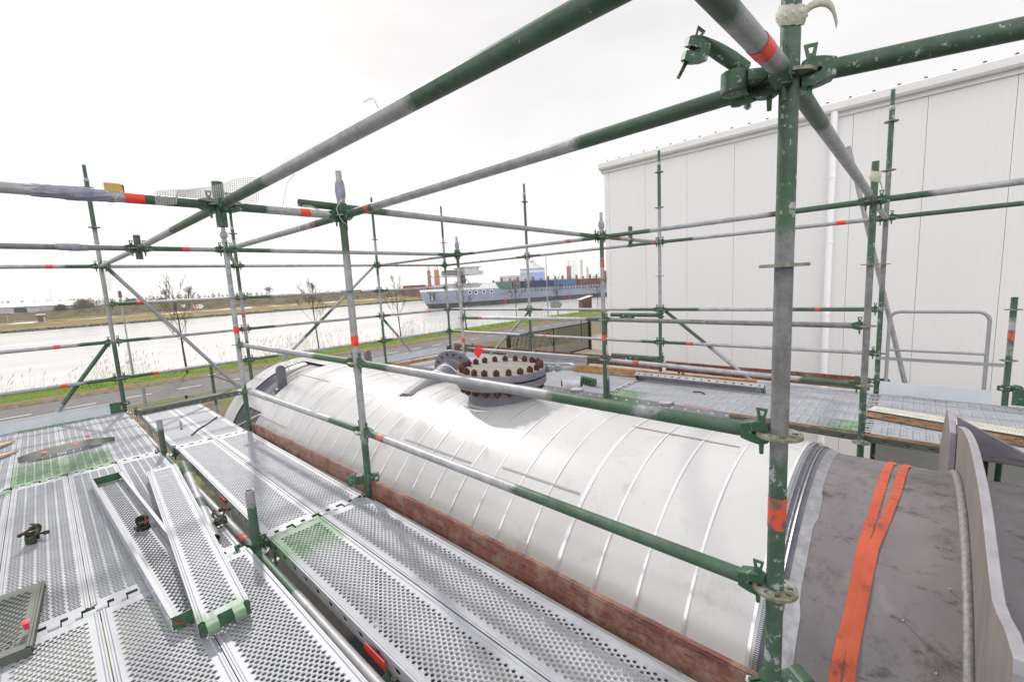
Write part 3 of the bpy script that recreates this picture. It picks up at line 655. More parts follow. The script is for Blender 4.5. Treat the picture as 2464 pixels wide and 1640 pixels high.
# loose planks lying on the left deck
plank('loose narrow plank turned upside down like a tray on the left deck', -1.196, 3.28, .052, .19, 2.46, 'A', 'deck', .12, .10, rot=(0, pi, radians(2.63)), group='loose planks on the left deck', hooks=False)
pk = plank('loose narrow plank lying right way up across the upturned one', -.997, 3.08, .125, .195, 2.38, 'A', 'deck', .16, .0, rot=(0, radians(-2), radians(-3.44)), group='loose planks on the left deck')
plank('rusty brown narrow plank along the inner edge of the far deck', 3.36, -.15, .035, .22, 2.46, 'A', 'deck_rust', group='loose planks on the far deck', hooks=False)
plank('cream coloured narrow plank lying skew on the rusty one', 3.86, -.98, .075, .20, 2.0, 'A', 'deck_cream', rot=(0, 0, radians(-13)), group='loose planks on the far deck', hooks=False)
plank('rusty skew plank piece beside the cream one', 3.70, -.75, .058, .20, 1.6, 'A', 'deck_rust', rot=(0, 0, radians(-16)), group='loose planks on the far deck', hooks=False)
plank('dull grey narrow plank lying across the far plank ends beside the left corner post', .14, 7.28, .10, .20, 1.75, 'A', 'deck_grey', rot=(0, 0, radians(-84)), group='loose planks at the far end', hooks=False)
plank('silver narrow plank turned on its edge on the far deck with green ends', 4.30, 1.80, .085, .17, 1.62, 'A', 'deck', .2, .3, rot=(0, radians(62), radians(2)), group='loose planks on the far deck', hooks=False)
plank('silver narrow plank lying behind the valve handle on the far deck', 4.35, 4.5, .10, .19, 1.9, 'A', 'deck', .25, 0, rot=(0, radians(0), radians(8)), group='loose planks on the far deck')
plank('silver perforated plank standing as toe board behind the manhole handle', 4.78, 4.75, .10, .19, 1.9, 'A', 'deck', rot=(0, radians(-80), 0), group='loose planks on the far deck', hooks=False)
# ------------------------------------------------------------ toe boards and timbers
def board(name, label, x0, x1, y0, y1, z0, z1, mat, group=None, rz=0, bev=.004, cat='toe board', rx=0, segs=10):
    cx, cy, cz = (x0+x1)/2, (y0+y1)/2, (z0+z1)/2; hx, hy, hz = (x1-x0)/2, (y1-y0)/2, (z1-z0)/2
    bm = bmesh.new(); bmesh.ops.create_cube(bm, size=1)
    for v in bm.verts: v.co = Vector((v.co.x*2*hx, v.co.y*2*hy, v.co.z*2*hz))
    bmesh.ops.bevel(bm, geom=bm.edges[:], offset=bev, segments=2, affect='EDGES')
    lng = 1 if hy > hx else 0
    for i in range(1, segs):
        t = -1+2*i/segs; co = [0, 0, 0]; no = [0, 0, 0]; co[lng] = t*(hy if lng else hx)*.99; no[lng] = 1
        bmesh.ops.bisect_plane(bm, geom=bm.verts[:]+bm.edges[:]+bm.faces[:], plane_co=co, plane_no=no)
    for v in bm.verts:
        q = v.co[lng]; v.co.z += .003*sin(q*3+cx*7); v.co[1-lng] += .003*sin(q*2.3+2)
    me = bpy.data.meshes.new(name); bm.to_mesh(me); bm.free(); me.materials.append(MATS[mat])
    o = bpy.data.objects.new(name, me); COL.objects.link(o); o.location = (cx, cy, cz); o.rotation_euler = (rx, 0, rz)
    return tag(o, label, cat, group)
g = 'wooden toe boards'
board('toe_board', 'red stained wooden toe board standing along the deck edge nearest the camera', .012, .046, .035, 2.545, .0, .142, 'wood_red', g, bev=.006)
board('toe_board', 'paler worn wooden toe board standing along the deck edge beyond the middle post', .004, .034, 2.63, 5.10, -.012, .125, 'wood_pale', g, bev=.006, rz=radians(.3), rx=radians(-.9))
board('toe_board', 'dark red wooden toe board along the hall side, far piece', 4.98, 5.01, 5.2, 7.55, .05, .20, 'wood_red', g)
board('toe_board', 'dark red wooden toe board along the hall side, middle piece', 4.98, 5.01, 2.62, 5.12, .05, .21, 'wood_red', g)
board('toe_board', 'red wooden toe board along the hall side, near piece ending by the tallest post', 4.98, 5.01, .06, 2.50, .05, .20, 'wood_red', g)
board('timber_beam', 'long orange brown timber beam lying on the far deck', 4.36, 4.42, 1.12, 3.75, .045, .155, 'timber', 'loose timbers', rz=radians(3.5), cat='timber')
board('timber_beam', 'short orange timber lying at the far end beyond the cladding', 2.62, 3.75, 6.62, 6.68, .11, .165, 'timber', 'loose timbers', rz=radians(-2), cat='timber')
board('timber_board', 'dark weathered board lying beside the long timber beam', 4.55, 4.75, 1.4, 3.0, .045, .075, 'wood_red', 'loose timbers', rz=radians(2), cat='timber')
board('timber_board', 'pale splintered board sticking up over the toe board at the hall', 4.70, 4.95, 2.25, 2.45, .17, .19, 'wood_pale', 'loose timbers', rz=radians(40), rx=radians(12), cat='timber')
for k, (x, y, rz, lb) in enumerate(((-1.98, 6.70, -58, 'upper splintered wood strip at the left edge of the deck'), (-1.97, 6.18, -52, 'lower splintered wood strip at the left edge of the deck'))):
    mb = MB(); rnd = random.Random(k); top = []; bot = []
    for i in range(14):
        t = i/13; x_ = -.32+.64*t; wdt = .035*min(1, (1-t)*5+.15)*(.7+.5*rnd.random()); z_ = .06+.02*sin(t*3)
        top.append((x_, wdt, z_)); bot.append((x_, -wdt*.8, z_))
    a = [mb.V(q) for q in top]; b_ = [mb.V(q) for q in bot]; c = [mb.V((q[0], q[1], q[2]-.012)) for q in top]; d = [mb.V((q[0], q[1], q[2]-.012)) for q in bot]
    for i in range(13): mb.F(a[i], a[i+1], b_[i+1], b_[i]); mb.F(c[i], d[i], d[i+1], c[i+1]); mb.F(a[i], c[i], c[i+1], a[i+1]); mb.F(b_[i], b_[i+1], d[i+1], d[i])
    mb.F(a[0], b_[0], d[0], c[0]); mb.F(a[-1], c[-1], d[-1], b_[-1])
    o = one('wood_strip', mb, 'splint', lb, 'wood strip', 'splintered wood strips'); o.location = (x, y, 0); o.rotation_euler = (0, 0, radians(-rz))
def steel_toe(label, x0, x1, y, z0=.035, z1=.185, green=(0, 0)):
    R = root('steel_toe_board', label, 'toe board', ((x0+x1)/2, y, z0), 'steel toe boards'); hx = (x1-x0)/2; h = z1-z0
    def pc(nm, a, b_, m, t=.0):
        mb = MB(); pr = [(-.012-t, 0), (.004+t, 0), (.004+t, .01), (.001+t, .014), (.001+t, h-.014), (.004+t, h-.01), (.004+t, h), (-.012-t, h), (-.012-t, h-.006), (-.002-t, h-.006), (-.002-t, .006), (-.012-t, .006)]
        mb.prism([(p[0], p[1]) for p in pr], 'x', a, b_); link(nm, mb.mesh(nm, m, 0), R)
    pc('board', -hx+green[0], hx-green[1], 'toe_white')
    if green[0]: pc('end_piece', -hx, -hx+green[0], 'green')
    if green[1]: pc('end_piece', hx-green[1], hx, 'green', .002)
    return R
steel_toe('white steel toe board with a dark green end at the left corner post', -3.3, -.86, 7.585, green=(0, .11))
steel_toe('pale steel toe board with a green end behind the flanged nozzle', 2.35, 4.90, 7.585, .05, .17, green=(0, .12))

# ------------------------------------------------------------ vessel
AX, AZ, RC, RB = 1.5, -.93, 1.345, 1.302
VR = root('pressure_vessel', 'huge horizontal grey vessel under white sheet cladding, lying between the two decks', 'vessel', (AX, 3.2, -3.55))
def cylpt(r, phi, y): return (AX-r*sin(phi)-AX, y-3.2, AZ+r*cos(phi)+3.55)
def shell(mb, r0, r1, y0, y1, a0, a1, n=96, th=.0, wav=0):
    """curved sheet, phi degrees from top towards the near side"""
    st = max(2, int(abs(a1-a0)/360*n*2)); A = []; 
    for i in range(st+1):
        p = radians(a0+(a1-a0)*i/st); dr = wav*sin(p*9+y0*5)
        row = [mb.V(cylpt(r0+dr, p, y0)), mb.V(cylpt(r1+dr, p, y1))]
        if th: row += [mb.V(cylpt(r1-th, p, y1)), mb.V(cylpt(r0-th, p, y0))]
        A.append(row)
    for i in range(st):
        a, b_ = A[i], A[i+1]; mb.F(a[0], a[1], b_[1], b_[0])
        if th: mb.F(a[1], a[2], b_[2], b_[1]); mb.F(a[3], a[0], b_[0], b_[3])
    if th:
        mb.F(*A[0]); mb.F(*A[-1][::-1])
def vpart(name, mb, mat, smooth=40, parent=VR, label=None):
    o = link(name, mb.mesh(name, mat, smooth), parent)
    if label: o['label'] = label
    return o
mb = MB(); shell(mb, RB, RB, -4.2, 7.15, -180, 180)
for s, y in ((1, 7.15), (-1, -4.2)):       # dished ends
    prev = None
    for j in range(7):
        a = j*pi/12; rr = RB*cos(a); yy = y+s*.55*sin(a)
        ring = [mb.V(cylpt(max(rr, .001), 2*pi*k/64, yy)) for k in range(64)]
        if prev:
            for k in range(64): mb.F(prev[k], prev[(k+1) % 64], ring[(k+1) % 64], ring[k])
        prev = ring
vpart('shell', mb, 'vessel')
mb = MB(); ys = [.172, .447, .692, .929, 1.182]
while ys[-1] < 6.0: ys.append(ys[-1]+.246)
ys = [q for q in ys if q < 6.2]
# cladding sheets with a 4 mm lap at every joint
edges = ys+[6.28]
for i in range(len(edges)-1):
    y0, y1 = edges[i], edges[i+1]
    shell(mb, RC+.0012, RC, y0, y1-.001, -118, 118, th=.006, wav=.0012)
shell(mb, RC, RC, 6.281, 7.10, -95, 3.4, th=.006); shell(mb, RC, RC, 6.281, 7.10, 39.7, 51, th=.006)
shell(mb, RC, RC+.004, 7.101, 7.55, -118, 118, th=.006)
prev = None                                  # domed cladding end
for j in range(6):
    a = j*pi/12
    ring = [mb.V(cylpt(RC*cos(a)+.004, radians(-118+236*k/60), 7.551+.5*sin(a))) for k in range(61)]
    if prev:
        for k in range(60): mb.F(prev[k], prev[k+1], ring[k+1], ring[k])
    prev = ring
vpart('cladding', mb, 'cladding', label='matt white sheet metal cladding')
for y in ys+[7.16, 7.30, 7.42]:
    mb = MB(); wd = .007 if y != ys[4] else .012; shell(mb, RC+.0036, RC+.0036, y-wd, y+wd, -110, 110, th=.003); vpart('clamping_strap', mb, 'strap_steel', 60)
# short lengthwise seams
for (phi, y0, y1) in ((21.5, 4.10, 5.10), (13, 3.65, 4.07), (53, 5.34, 6.27), (36, 1.22, 1.89), (4.8, .48, 1.2), (38, 2.2, 3.1), (20, 5.4, 6.25)):
    mb = MB(); dp = .28; shell(mb, RC+.0055, RC+.0055, y0, y1, phi-dp, phi+dp, n=400, th=.003); vpart('lengthwise_seam', mb, 'plastic_white' if phi in (21.5, 13) else 'joint')
mb = MB(); shell(mb, RC-.008, RC-.008, .155, .171, -115, 115, th=.008); vpart('zip_edge', mb, 'zinc_bright')
mb = MB()
for k in range(560):
    p = -100+k*.36; shell(mb, RC+.0035, RC+.0025, .135, .176, p, p+.16, n=40)
vpart('slotted_edge', mb, 'zinc_bright')
mb = MB(); shell(mb, RB+.020, RB+.026, .075, .150, -115, 115, th=.02); vpart('navy_film', mb, 'film_grey')
mb = MB(); shell(mb, RB+.028, RB+.024, .098, .106, -115, 115, th=.002); shell(mb, RB+.028, RB+.024, .115, .121, -115, 115, th=.002); vpart('foil_strip', mb, 'tape_foil')
mb = MB(); st = 80; A = []
rnd = random.Random(3)
for i in range(st+1):
    p = radians(-110+220*i/st); e = .020+.003*rnd.random()+(.012 if i in (46, 47, 48, 56, 57, 58, 59, 60, 61, 62, 63) else 0)
    A.append((mb.V(cylpt(RB+.020, p, .078)), mb.V(cylpt(RB+.0025+.003*rnd.random(), p, .056-e*.6)), mb.V(cylpt(RB+.0015, p, .05-e))))
for i in range(st): mb.F(A[i][0], A[i][1], A[i+1][1], A[i+1][0]); mb.F(A[i][1], A[i][2], A[i+1][2], A[i+1][1])
vpart('silver_tape', mb, 'tape_foil')
# dark film and opening at the far end
mb = MB(); shell(mb, RB+.004, RB+.004, 6.86, 7.09, 3.5, 39.5, th=.003); shell(mb, RB+.006, RB+.03, 6.98, 7.095, 3.6, 39.4, th=.003); shell(mb, RB+.004, RB+.03, 6.82, 7.09, 51.2, 110, th=.003); vpart('navy_film', mb, 'film_navy')
mb = MB(); shell(mb, RB+.003, RB+.003, 6.62, 6.628, 3.5, 110, th=.002); vpart('blue_stripe', mb, 'stripe_blue')
mb = MB(); mb.sweep([Vector(cylpt(RC-.002, radians(52+i*4), 6.28+.80*i/4)) for i in range(5)], .012, 8); vpart('retaining_wire', mb, 'plastic_white')
# lifting plates
for x_, lb in ((.80, 'dark grey lifting plate with one hole, near side of the far gap'), (2.17, 'dark grey lifting plate with one hole, far side of the far gap')):
    y_ = 6.40; s = -1 if x_ < AX else 1; zb = AZ+sqrt(RB**2-(x_-AX)**2)-.03
    mb = MB(); zt = zb+.37; r = .062; out_ = [(x_-r, zb), (x_-r, zt-r)]+[(x_-r*cos(a), zt-r+r*sin(a)) for a in [pi*k/12 for k in range(1, 12)]]+[(x_+r, zt-r), (x_+r, zb)]
    cxh, czh, rh = x_, zt-r-.03, .014; n = len(out_)
    for yy, fl in ((y_-.016, 1), (y_+.016, 0)):
        O = [mb.V((p[0]-AX, yy-3.2, p[1]+3.55)) for p in out_]
        I = []
        for p in out_:
            a = atan2(p[1]-czh, p[0]-cxh); I.append(mb.V((cxh+rh*cos(a)-AX, yy-3.2, czh+rh*sin(a)+3.55)))
        for i in range(n-1): mb.F(O[i], O[i+1], I[i+1], I[i])
        mb.F(O[-1], O[0], I[0], I[-1])
        if fl: O1, I1 = O, I
    for i in range(n):
        j = (i+1) % n; mb.F(O1[i], O[i], O[j], O1[j]); mb.F(I1[i], I1[j], I[j], I[i])
    mb.box(x_-.10-AX, x_+.10-AX, y_-.05-3.2, y_+.05-3.2, zb+3.55-.06*abs(x_-AX)-.01, zb+3.55+.035)
    vpart('lifting_plate', mb, 'nozzle_grey', 35, label=lb)
# manhole
MX, MY = 1.535, 2.665
mz = 3.55
mb = MB(); Mm = Matrix.Translation((MX-AX, MY-3.2, mz))
mb.lathe([(.335, .05), (.335, .545), (.30, .55)], Mm, 64); vpart('manhole_neck', mb, 'nozzle_grey', 40)
mb = MB(); mb.lathe([(.336, .30), (.352, .335), (.352, .40), (.345, .43)], Mm, 64); 
mb2 = MB(); mb2.lathe([(.345, .33), (.42, .355), (.41, .375), (.345, .372)], Mm, 64); vpart('neck_collar', mb2, 'zinc_bright', 40)
mb = MB(); mb.lathe([(.30, .545), (.432, .545), (.438, .551), (.438, .600), (.432, .606), (.36, .606), (.36, .622)], Mm, 72); vpart('manhole_flange', mb, 'nozzle_grey', 40)
mb = MB(); mb.lathe([(.36, .6225), (.432, .6225), (.438, .629), (.438, .678), (.433, .684)], Mm, 72); vpart('manhole_cover', mb, 'nozzle_grey', 40)
mb = MB(); mb.lathe([(.0001, .6865), (.430, .6865), (.4325, .683)], Mm, 72); vpart('cover_face', mb, 'cover_top', 40)
def bolt_mesh():
    mb = MB()
    mb.lathe([(.026, 0), (.026, .004)], None, 6); mb.lathe([(.0285, .004), (.030, .008), (.030, .040), (.026, .046), (.0001, .046)], None, 6)
    mb.lathe([(.0135, .036), (.0135, .055), (.010, .058), (.0001, .058)], None, 12)
    return mb.mesh('bolt', 'rust', 30)
BM = bolt_mesh()
for k in range(22):
    a = 2*pi*(k+.3)/22; x_, y_ = MX+.388*cos(a)-AX, MY+.388*sin(a)-3.2
    link('bolt', BM, VR, (x_, y_, mz+.686), (0, 0, k*1.7)); link('nut', BM, VR, (x_, y_, mz+.545), (pi, 0, k*.9))
mb = MB(); pts = [(.30, -.31, .63), (.345, -.36, .655), (.39, -.42, .655), (.45, -.50, .655), (.52, -.50, .655), (.57, -.44, .655), (.56, -.34, .655), (.50, -.22, .655), (.455, -.10, .655), (.40, -.05, .64)]
pts = [(MX-AX+p[0], MY-3.2+p[1], mz+p[2]) for p in pts]
def smooth_path(P, n=5):
    P = [Vector(p) for p in P]; out_ = []
    for i in range(len(P)-1):
        p0, p1, p2, p3 = P[max(i-1, 0)], P[i], P[i+1], P[min(i+2, len(P)-1)]
        for k in range(n):
            t = k/n; out_.append(.5*((2*p1)+(p2-p0)*t+(2*p0-5*p1+4*p2-p3)*t*t+(3*p1-p0-3*p2+p3)*t**3))
    out_.append(P[-1]); return out_
mb.sweep(smooth_path(pts), .021, 12); vpart('davit_arm', mb, 'galv_pale', 50)
mb = MB()
for (dx, dy) in ((.31, -.345), (.365, -.41)):
    mb.box(MX-AX+dx-.02, MX-AX+dx+.03, MY-3.2+dy-.02, MY-3.2+dy+.02, mz+.625, mz+.685); mb.lathe([(.022, -.03), (.022, .03)], Matrix.Translation((MX-AX+dx+.02, MY-3.2+dy-.01, mz+.655)) @ Matrix.Rotation(pi/2, 4, 'X'), 8)
vpart('davit_clamp', mb, 'galv_pale', 30)
# second nozzle, lying across the top with its flange facing away
nd = Vector((sin(radians(75))*.99, cos(radians(75))*.99, .24)).normalized(); c0 = Vector((1.985-AX, 3.94-3.2, .425+mz)); q = nd.to_track_quat('Z', 'Y').to_matrix().to_4x4()
Mn = Matrix.Translation(c0) @ q
mb = MB(); mb.lathe([(.180, -.90), (.180, -.03), (.205, -.012), (.205, .02)], Mn, 48); vpart('nozzle_pipe', mb, 'nozzle_grey', 40)
for d in (-.16, -.33): 
    mb = MB(); mb.lathe([(.182, d), (.184, d+.004), (.184, d+.010), (.182, d+.013)], Mn, 48); vpart('nozzle_strap', mb, 'plastic_white', 40)
mb = MB(); ri, ro = .18, .30; n = 96; h = .022; nb = 16
def nhole(k): return (k % 6) in (2, 3)
rr = [ri, .235, .265, ro]
G = [[[mb.V(Mn @ Vector((r*cos(2*pi*k/n), r*sin(2*pi*k/n), z))) for k in range(n)] for r in rr] for z in (0, .045)]
for i in range(3):
    for k in range(n):
        k2 = (k+1) % n
        if i == 1 and nhole(k):
            mb.F(G[0][1][k], G[0][1][k2], G[1][1][k2], G[1][1][k]); mb.F(G[0][2][k], G[1][2][k], G[1][2][k2], G[0][2][k2])
            if not nhole(k-1): mb.F(G[0][1][k], G[1][1][k], G[1][2][k], G[0][2][k])
            if not nhole(k+1): mb.F(G[0][1][k2], G[0][2][k2], G[1][2][k2], G[1][1][k2])
            continue
        mb.F(G[0][i][k], G[0][i+1][k], G[0][i+1][k2], G[0][i][k2]); mb.F(G[1][i][k], G[1][i][k2], G[1][i+1][k2], G[1][i+1][k])
for k in range(n): k2 = (k+1) % n; mb.F(G[0][3][k], G[1][3][k], G[1][3][k2], G[0][3][k2])
vpart('nozzle_flange', mb, 'nozzle_grey', 35)
mb = MB(); mb.lathe([(.0001, .046), (.285, .046), (.285, .05), (.0001, .05)], Mn, 48); vpart('blind_cover', mb, 'nozzle_grey', 35)
# small round grey caps on studs
for (x_, y_) in ((1.96, 2.08), (1.97, 1.20)):
    mb = MB(); Mx = Matrix.Translation((x_-AX, y_-3.2, mz+.452))
    mb.lathe([(.0001, -.022), (.055, -.022), (.066, -.014), (.067, .0), (.062, .006), (.0001, .008)], Mx, 28); vpart('round_cap', mb, 'nozzle_grey', 40)
    mb = MB(); mb.lathe([(.055, .0075), (.03, .014), (.0001, .016)], Mx, 24)
    for a in (.4, 1.9, 3.6, 5.2): mb.lathe([(.006, -.10), (.006, -.02)], Mx @ Matrix.Translation((.045*cos(a), .045*sin(a), 0)), 8)
    vpart('cap_stud', mb, 'zinc_bright', 40)
# support plate with ears
def vplate(poly, y0, y1, mat, name, emat=None):
    mb = MB(); n = len(poly)
    A = [mb.V((p[0]-AX, y1-3.2, p[1]+mz)) for p in poly]; B = [mb.V((p[0]-AX, y0-3.2, p[1]+mz)) for p in poly]
    mb.F(*A); mb.F(*B[::-1]); mb.cur = 1
    for i in range(n): mb.F(A[i], B[i], B[(i+1) % n], A[(i+1) % n])
    o = link(name, mb.mesh(name, [mat, emat or mat], 0), VR)
    md = o.modifiers.new('bevel', 'BEVEL'); md.width = .003; md.segments = 2; md.limit_method = 'ANGLE'; return o
def dense(P, n=4):
    q = smooth_path([(p[0], p[1], 0) for p in P], n); return [(v.x, v.y) for v in q]
main = [(2.62, -.9)]+dense([(2.62, .20), (2.52, .38), (2.387, .444), (2.20, .505), (2.066, .541), (1.775, .601), (1.462, .632), (1.21, .622), (.996, .600), (.822, .563), (.669, .515), (.55, .475), (.43, .445)])+[(.33, .462), (.20, .50), (.06, .515), (.05, .48), (.04, -.9)]
vplate(main, -.530, -.50, 'plate_steel', 'saddle_plate', 'plate_edge')
lobe = [(2.6, -.9), (3.0, -.9), (2.93, -.1)]+dense([(2.93, -.01), (2.955, .10), (2.889, .205), (2.688, .399), (2.58, .49), (2.513, .538)])+[(2.44, .545), (2.262, .526), (2.089, .494), (2.05, .2)]
vplate(lobe, -.498, -.468, 'plate_steel', 'saddle_ear', 'plate_edge')
mb = MB(); mb.prism([(-.50-3.2, .56+mz), (-.79-3.2, .385+mz), (-.79-3.2, .355+mz), (-.52-3.2, .345+mz)], 'x', 2.20-AX, 2.23-AX); vpart('gusset', mb, 'nozzle_grey', 0)
mb = MB(); mb.prism([(2.20-AX, -.52-3.2), (2.20-AX, -.79-3.2), (2.42-AX, -.79-3.2), (2.42-AX, -.52-3.2)], 'z', .325+mz, .350+mz); vpart('gusset_foot', mb, 'vessel', 0)
mb = MB(); R_ = []
for i in range(90):
    p = radians(-95+190*i/89); R_.append(Vector(cylpt(RB+.006, p, -.488)))
rnd = random.Random(5); mb.sweep(R_, [.017+.0012*rnd.random() for _ in R_], 10, scale=[(1, 1.0)]*90); vpart('weld_bead', mb, 'weld', 50)
mb = MB()
for (p, y_) in ((38, -.31), (44, -.405), (10, -.42), (30, -.44)): mb.sweep([cylpt(RB-.01, radians(p), y_), cylpt(RB+.03, radians(p+.4), y_+.004)], .0022, 6)
vpart('insulation_pin', mb, 'zinc_bright', 30)
# orange slings
for k, (pts, lb) in enumerate((([(.242, -.088), (.366, -.092), (.521, -.103), (.696, -.128), (.896, -.138), (1.106, -.163), (1.333, -.180), (1.75, -.20)], 'left of the two orange lifting slings wrapped round the bare vessel'), ([(.27, -.177), (.394, -.179), (.55, -.183), (.707, -.198), (.933, -.216), (1.1, -.248), (1.333, -.278), (1.75, -.30)], 'right of the two orange lifting slings wrapped round the bare vessel'))):
    mb = MB(); prof = []
    for (x_, y_) in pts:
        prof.append((math.degrees(math.asin((AX-x_)/RB)), y_+(.0187 if k else -.0187)))
    prof = [(120, prof[0][1]+.004), (95, prof[0][1]+.002)]+prof+[(0, prof[-1][1]-.01), (-60, prof[-1][1]-.01), (-110, prof[-1][1])]
    def yy(ph):
        for i in range(len(prof)-1):
            a, b_ = prof[i], prof[i+1]
            if a[0] >= ph >= b_[0]: t = (a[0]-ph)/(a[0]-b_[0]); return a[1]+(b_[1]-a[1])*t
        return prof[-1][1]
    A = []
    for i in range(181):
        ph = 119-229*i/180; y_ = yy(ph); r = RB+.004+.0015*sin(i*.7); hw = .0187
        def P(rr, yv): v = cylpt(rr, radians(ph), yv); return (v[0]+AX, v[1]+3.2, v[2]-3.55)
        A.append([mb.V(P(r, y_-hw)), mb.V(P(r+.0012, y_)), mb.V(P(r, y_+hw)), mb.V(P(r-.003, y_+hw)), mb.V(P(r-.003, y_-hw))])
    for i in range(180):
        for j in range(5): mb.F(A[i][j], A[i][(j+1) % 5], A[i+1][(j+1) % 5], A[i+1][j])
    one('lifting_sling', mb, 'strap_orange', lb, 'strap', 'orange lifting slings', 50)
# ------------------------------------------------------------ loose things on the decks
def swivel(label, x, y, z, rz, sc=1., rot=(0, 0, 0)):
    R = root('tube_coupler', label, 'coupler', (x, y, z), 'loose tube couplers'); R.rotation_euler = (rot[0], rot[1], rz); R.scale = (sc, sc, sc)
    for k in range(2):
        mb = MB(); a0 = radians(20 if k == 0 else 200); prev = None
        for i in range(15):
            a = a0+radians(250)*i/14; ring = []
            for (r, zz) in ((.026, -.022), (.034, -.024), (.036, 0), (.034, .024), (.026, .022)): ring.append(mb.V((r*cos(a), r*sin(a)+.0, zz)))
            if prev:
                for j in range(5): mb.F(prev[j], prev[(j+1) % 5], ring[(j+1) % 5], ring[j])
            else: mb.F(*ring)
            prev = ring
        mb.F(*prev[::-1])
        o = link('clamp_half', mb.mesh('clamp_half', 'coupler_metal', 40), R, (0, 0, .026 if k == 0 else .078), (0, 0, 0) if k == 0 else (pi/2, .4, .3))
        mb = MB(); mb.sweep([(0, 0, -.035), (0, 0, .04)], .0065, 8); mb.lathe([(.013, .02), (.013, .038), (.009, .042)], None, 6); mb.lathe([(.012, -.03), (.012, -.018)], None, 6)
        link('bolt', mb.mesh('bolt', 'rust' if k else 'coupler_metal', 30), R, ((.043, .012, .03) if k == 0 else (-.035, -.02, .085)), ((1.45, .2, .3) if k == 0 else (.5, 1.2, .4)))
    mb = MB(); mb.lathe([(.02, 0), (.022, .006), (.012, .012), (.012, .02)], None, 12); link('pivot', mb.mesh('pivot', 'coupler_metal', 30), R, (0, 0, .045))
    return R
swivel('dark green clamp lying alone on the left deck', -1.655, 3.70, .045, .4, 1.05)
swivel('dark green clamp lying inside the upturned plank', -1.175, 3.30, .03, 1.5, 1.0)
swivel('dark green clamp hanging beside the gap tube right of the stacked planks', -.83, 2.93, .05, 2.6, 1.0, (.4, .3, 0))
swivel('small dark clamp lying beside the timber beam on the far deck', 4.42, 2.05, .09, 1., .9)
def holder(label, x, y, z, rz, sc=1., group='couplers clamped on posts'):
    """coupler closed round an upright"""
    R = root('post_clamp', label, 'coupler', (x, y, z), group); R.rotation_euler = (0, 0, rz); R.scale = (sc, sc, sc)
    mb = MB(); mb.lathe([(.0245, -.028), (.033, -.030), (.036, -.012), (.034, 0), (.036, .012), (.033, .030), (.0245, .028)], None, 20); link('clamp_ring', mb.mesh('clamp_ring', 'green_worn', 40), R)
    for y0 in (-.014, .004): link('clamp_jaw', MB().box(.028, .062, y0, y0+.010, -.024, .024).mesh('clamp_jaw', 'green_worn'), R)
    link('clamp_hinge', MB().box(-.070, -.030, -.022, .022, -.026, .026).mesh('clamp_hinge', 'green_worn'), R)
    mb = MB(); mb.lathe([(.024, -.03), (.033, -.026), (.033, .026), (.024, .03)], Matrix.Translation((-.085, 0, 0)) @ Matrix.Rotation(pi/2, 4, 'X'), 16); link('second_ring', mb.mesh('second_ring', 'green_worn', 30), R)
    mb = MB(); mb.sweep([(.05, -.035, 0), (.05, .04, 0)], .006, 8); mb.lathe([(.012, .0), (.012, .016)], Matrix.Translation((.05, .018, 0)) @ Matrix.Rotation(-pi/2, 4, 'X'), 6); mb.lathe([(.011, .0), (.011, .012)], Matrix.Translation((.05, -.03, 0)) @ Matrix.Rotation(-pi/2, 4, 'X'), 6)
    link('bolt', mb.mesh('bolt', 'zinc_bright', 30), R); return R
holder('worn clamp with pale green paint at the foot of the near green post', 0, 0, .155, 2.4, 1.15)
holder('dark clamp at the foot of the middle post over the toe board joint', .012, 2.58, .15, -.6, 1.2)
holder('dark clamp at the foot of the left corner post', -.82, 7.63, .15, -.5)
holder('clamp at the foot of the tallest post beside the hall wall', 4.95, 0, .18, 2.)
holder('clamp at the foot of the short post right of the swing gate', 4.935, -.985, .22, 2.)
holder('clamp tying the upper projecting tube in front of the hall corner', 3.30, 2.28, 1.03, 1.57)
holder('clamp tying the lower projecting tube in front of the hall corner', 3.30, 2.20, .53, 1.57)
# knot of couplers at the near node
R = root('hinged_tube_end', 'short green tube with crumpled end and loose hook, left of the near green post', 'tube end', (-.055, .075, 2.025), None); R.scale = (.80, .80, .88)
pts = [(-.145, .12, .075), (-.115, .10, .07), (-.085, .075, .06), (-.04, .035, .03), (.0, .0, .0)]
mb = MB(); mb.sweep([(-.17, .135, .085), (-.15, .12, .08), (-.125, .10, .068), (-.095, .077, .052), (-.06, .05, .032), (-.02, .02, .006)], [.024, .027, .027, .0255, .0245, .0242], 18, scale=[(1.15, .25), (1.1, .3), (1.08, .55), (1, .9), (1, 1), (1, 1)]); link('tube', mb.mesh('tube', 'green_worn', 50), R)
h = link('wedge_head', HEAD, R, (-.23, .165, .06), (.25, .2, -.65)); link('wedge', WEDGE2, h, rot=(0, .25, 0))
mb = MB(); mb.box(-.035, .045, -.028, .028, -.018, .012); mb.box(-.02, .02, -.05, .05, -.01, .004); link('clamp_jaw', mb.mesh('clamp_jaw', 'green_worn', 20), R, (.0, .0, -.015), (0, 0, .6))
holder('heavy green clamp closed round the long grey upper tube beside the near green post', .0, .115, 2.0, 0, 1.0); bpy.context.view_layer.update()
for o_ in [o for o in COL.objects if o.get('label', '').startswith('heavy green clamp closed')]: o_.rotation_euler = (pi/2, 0, 0)
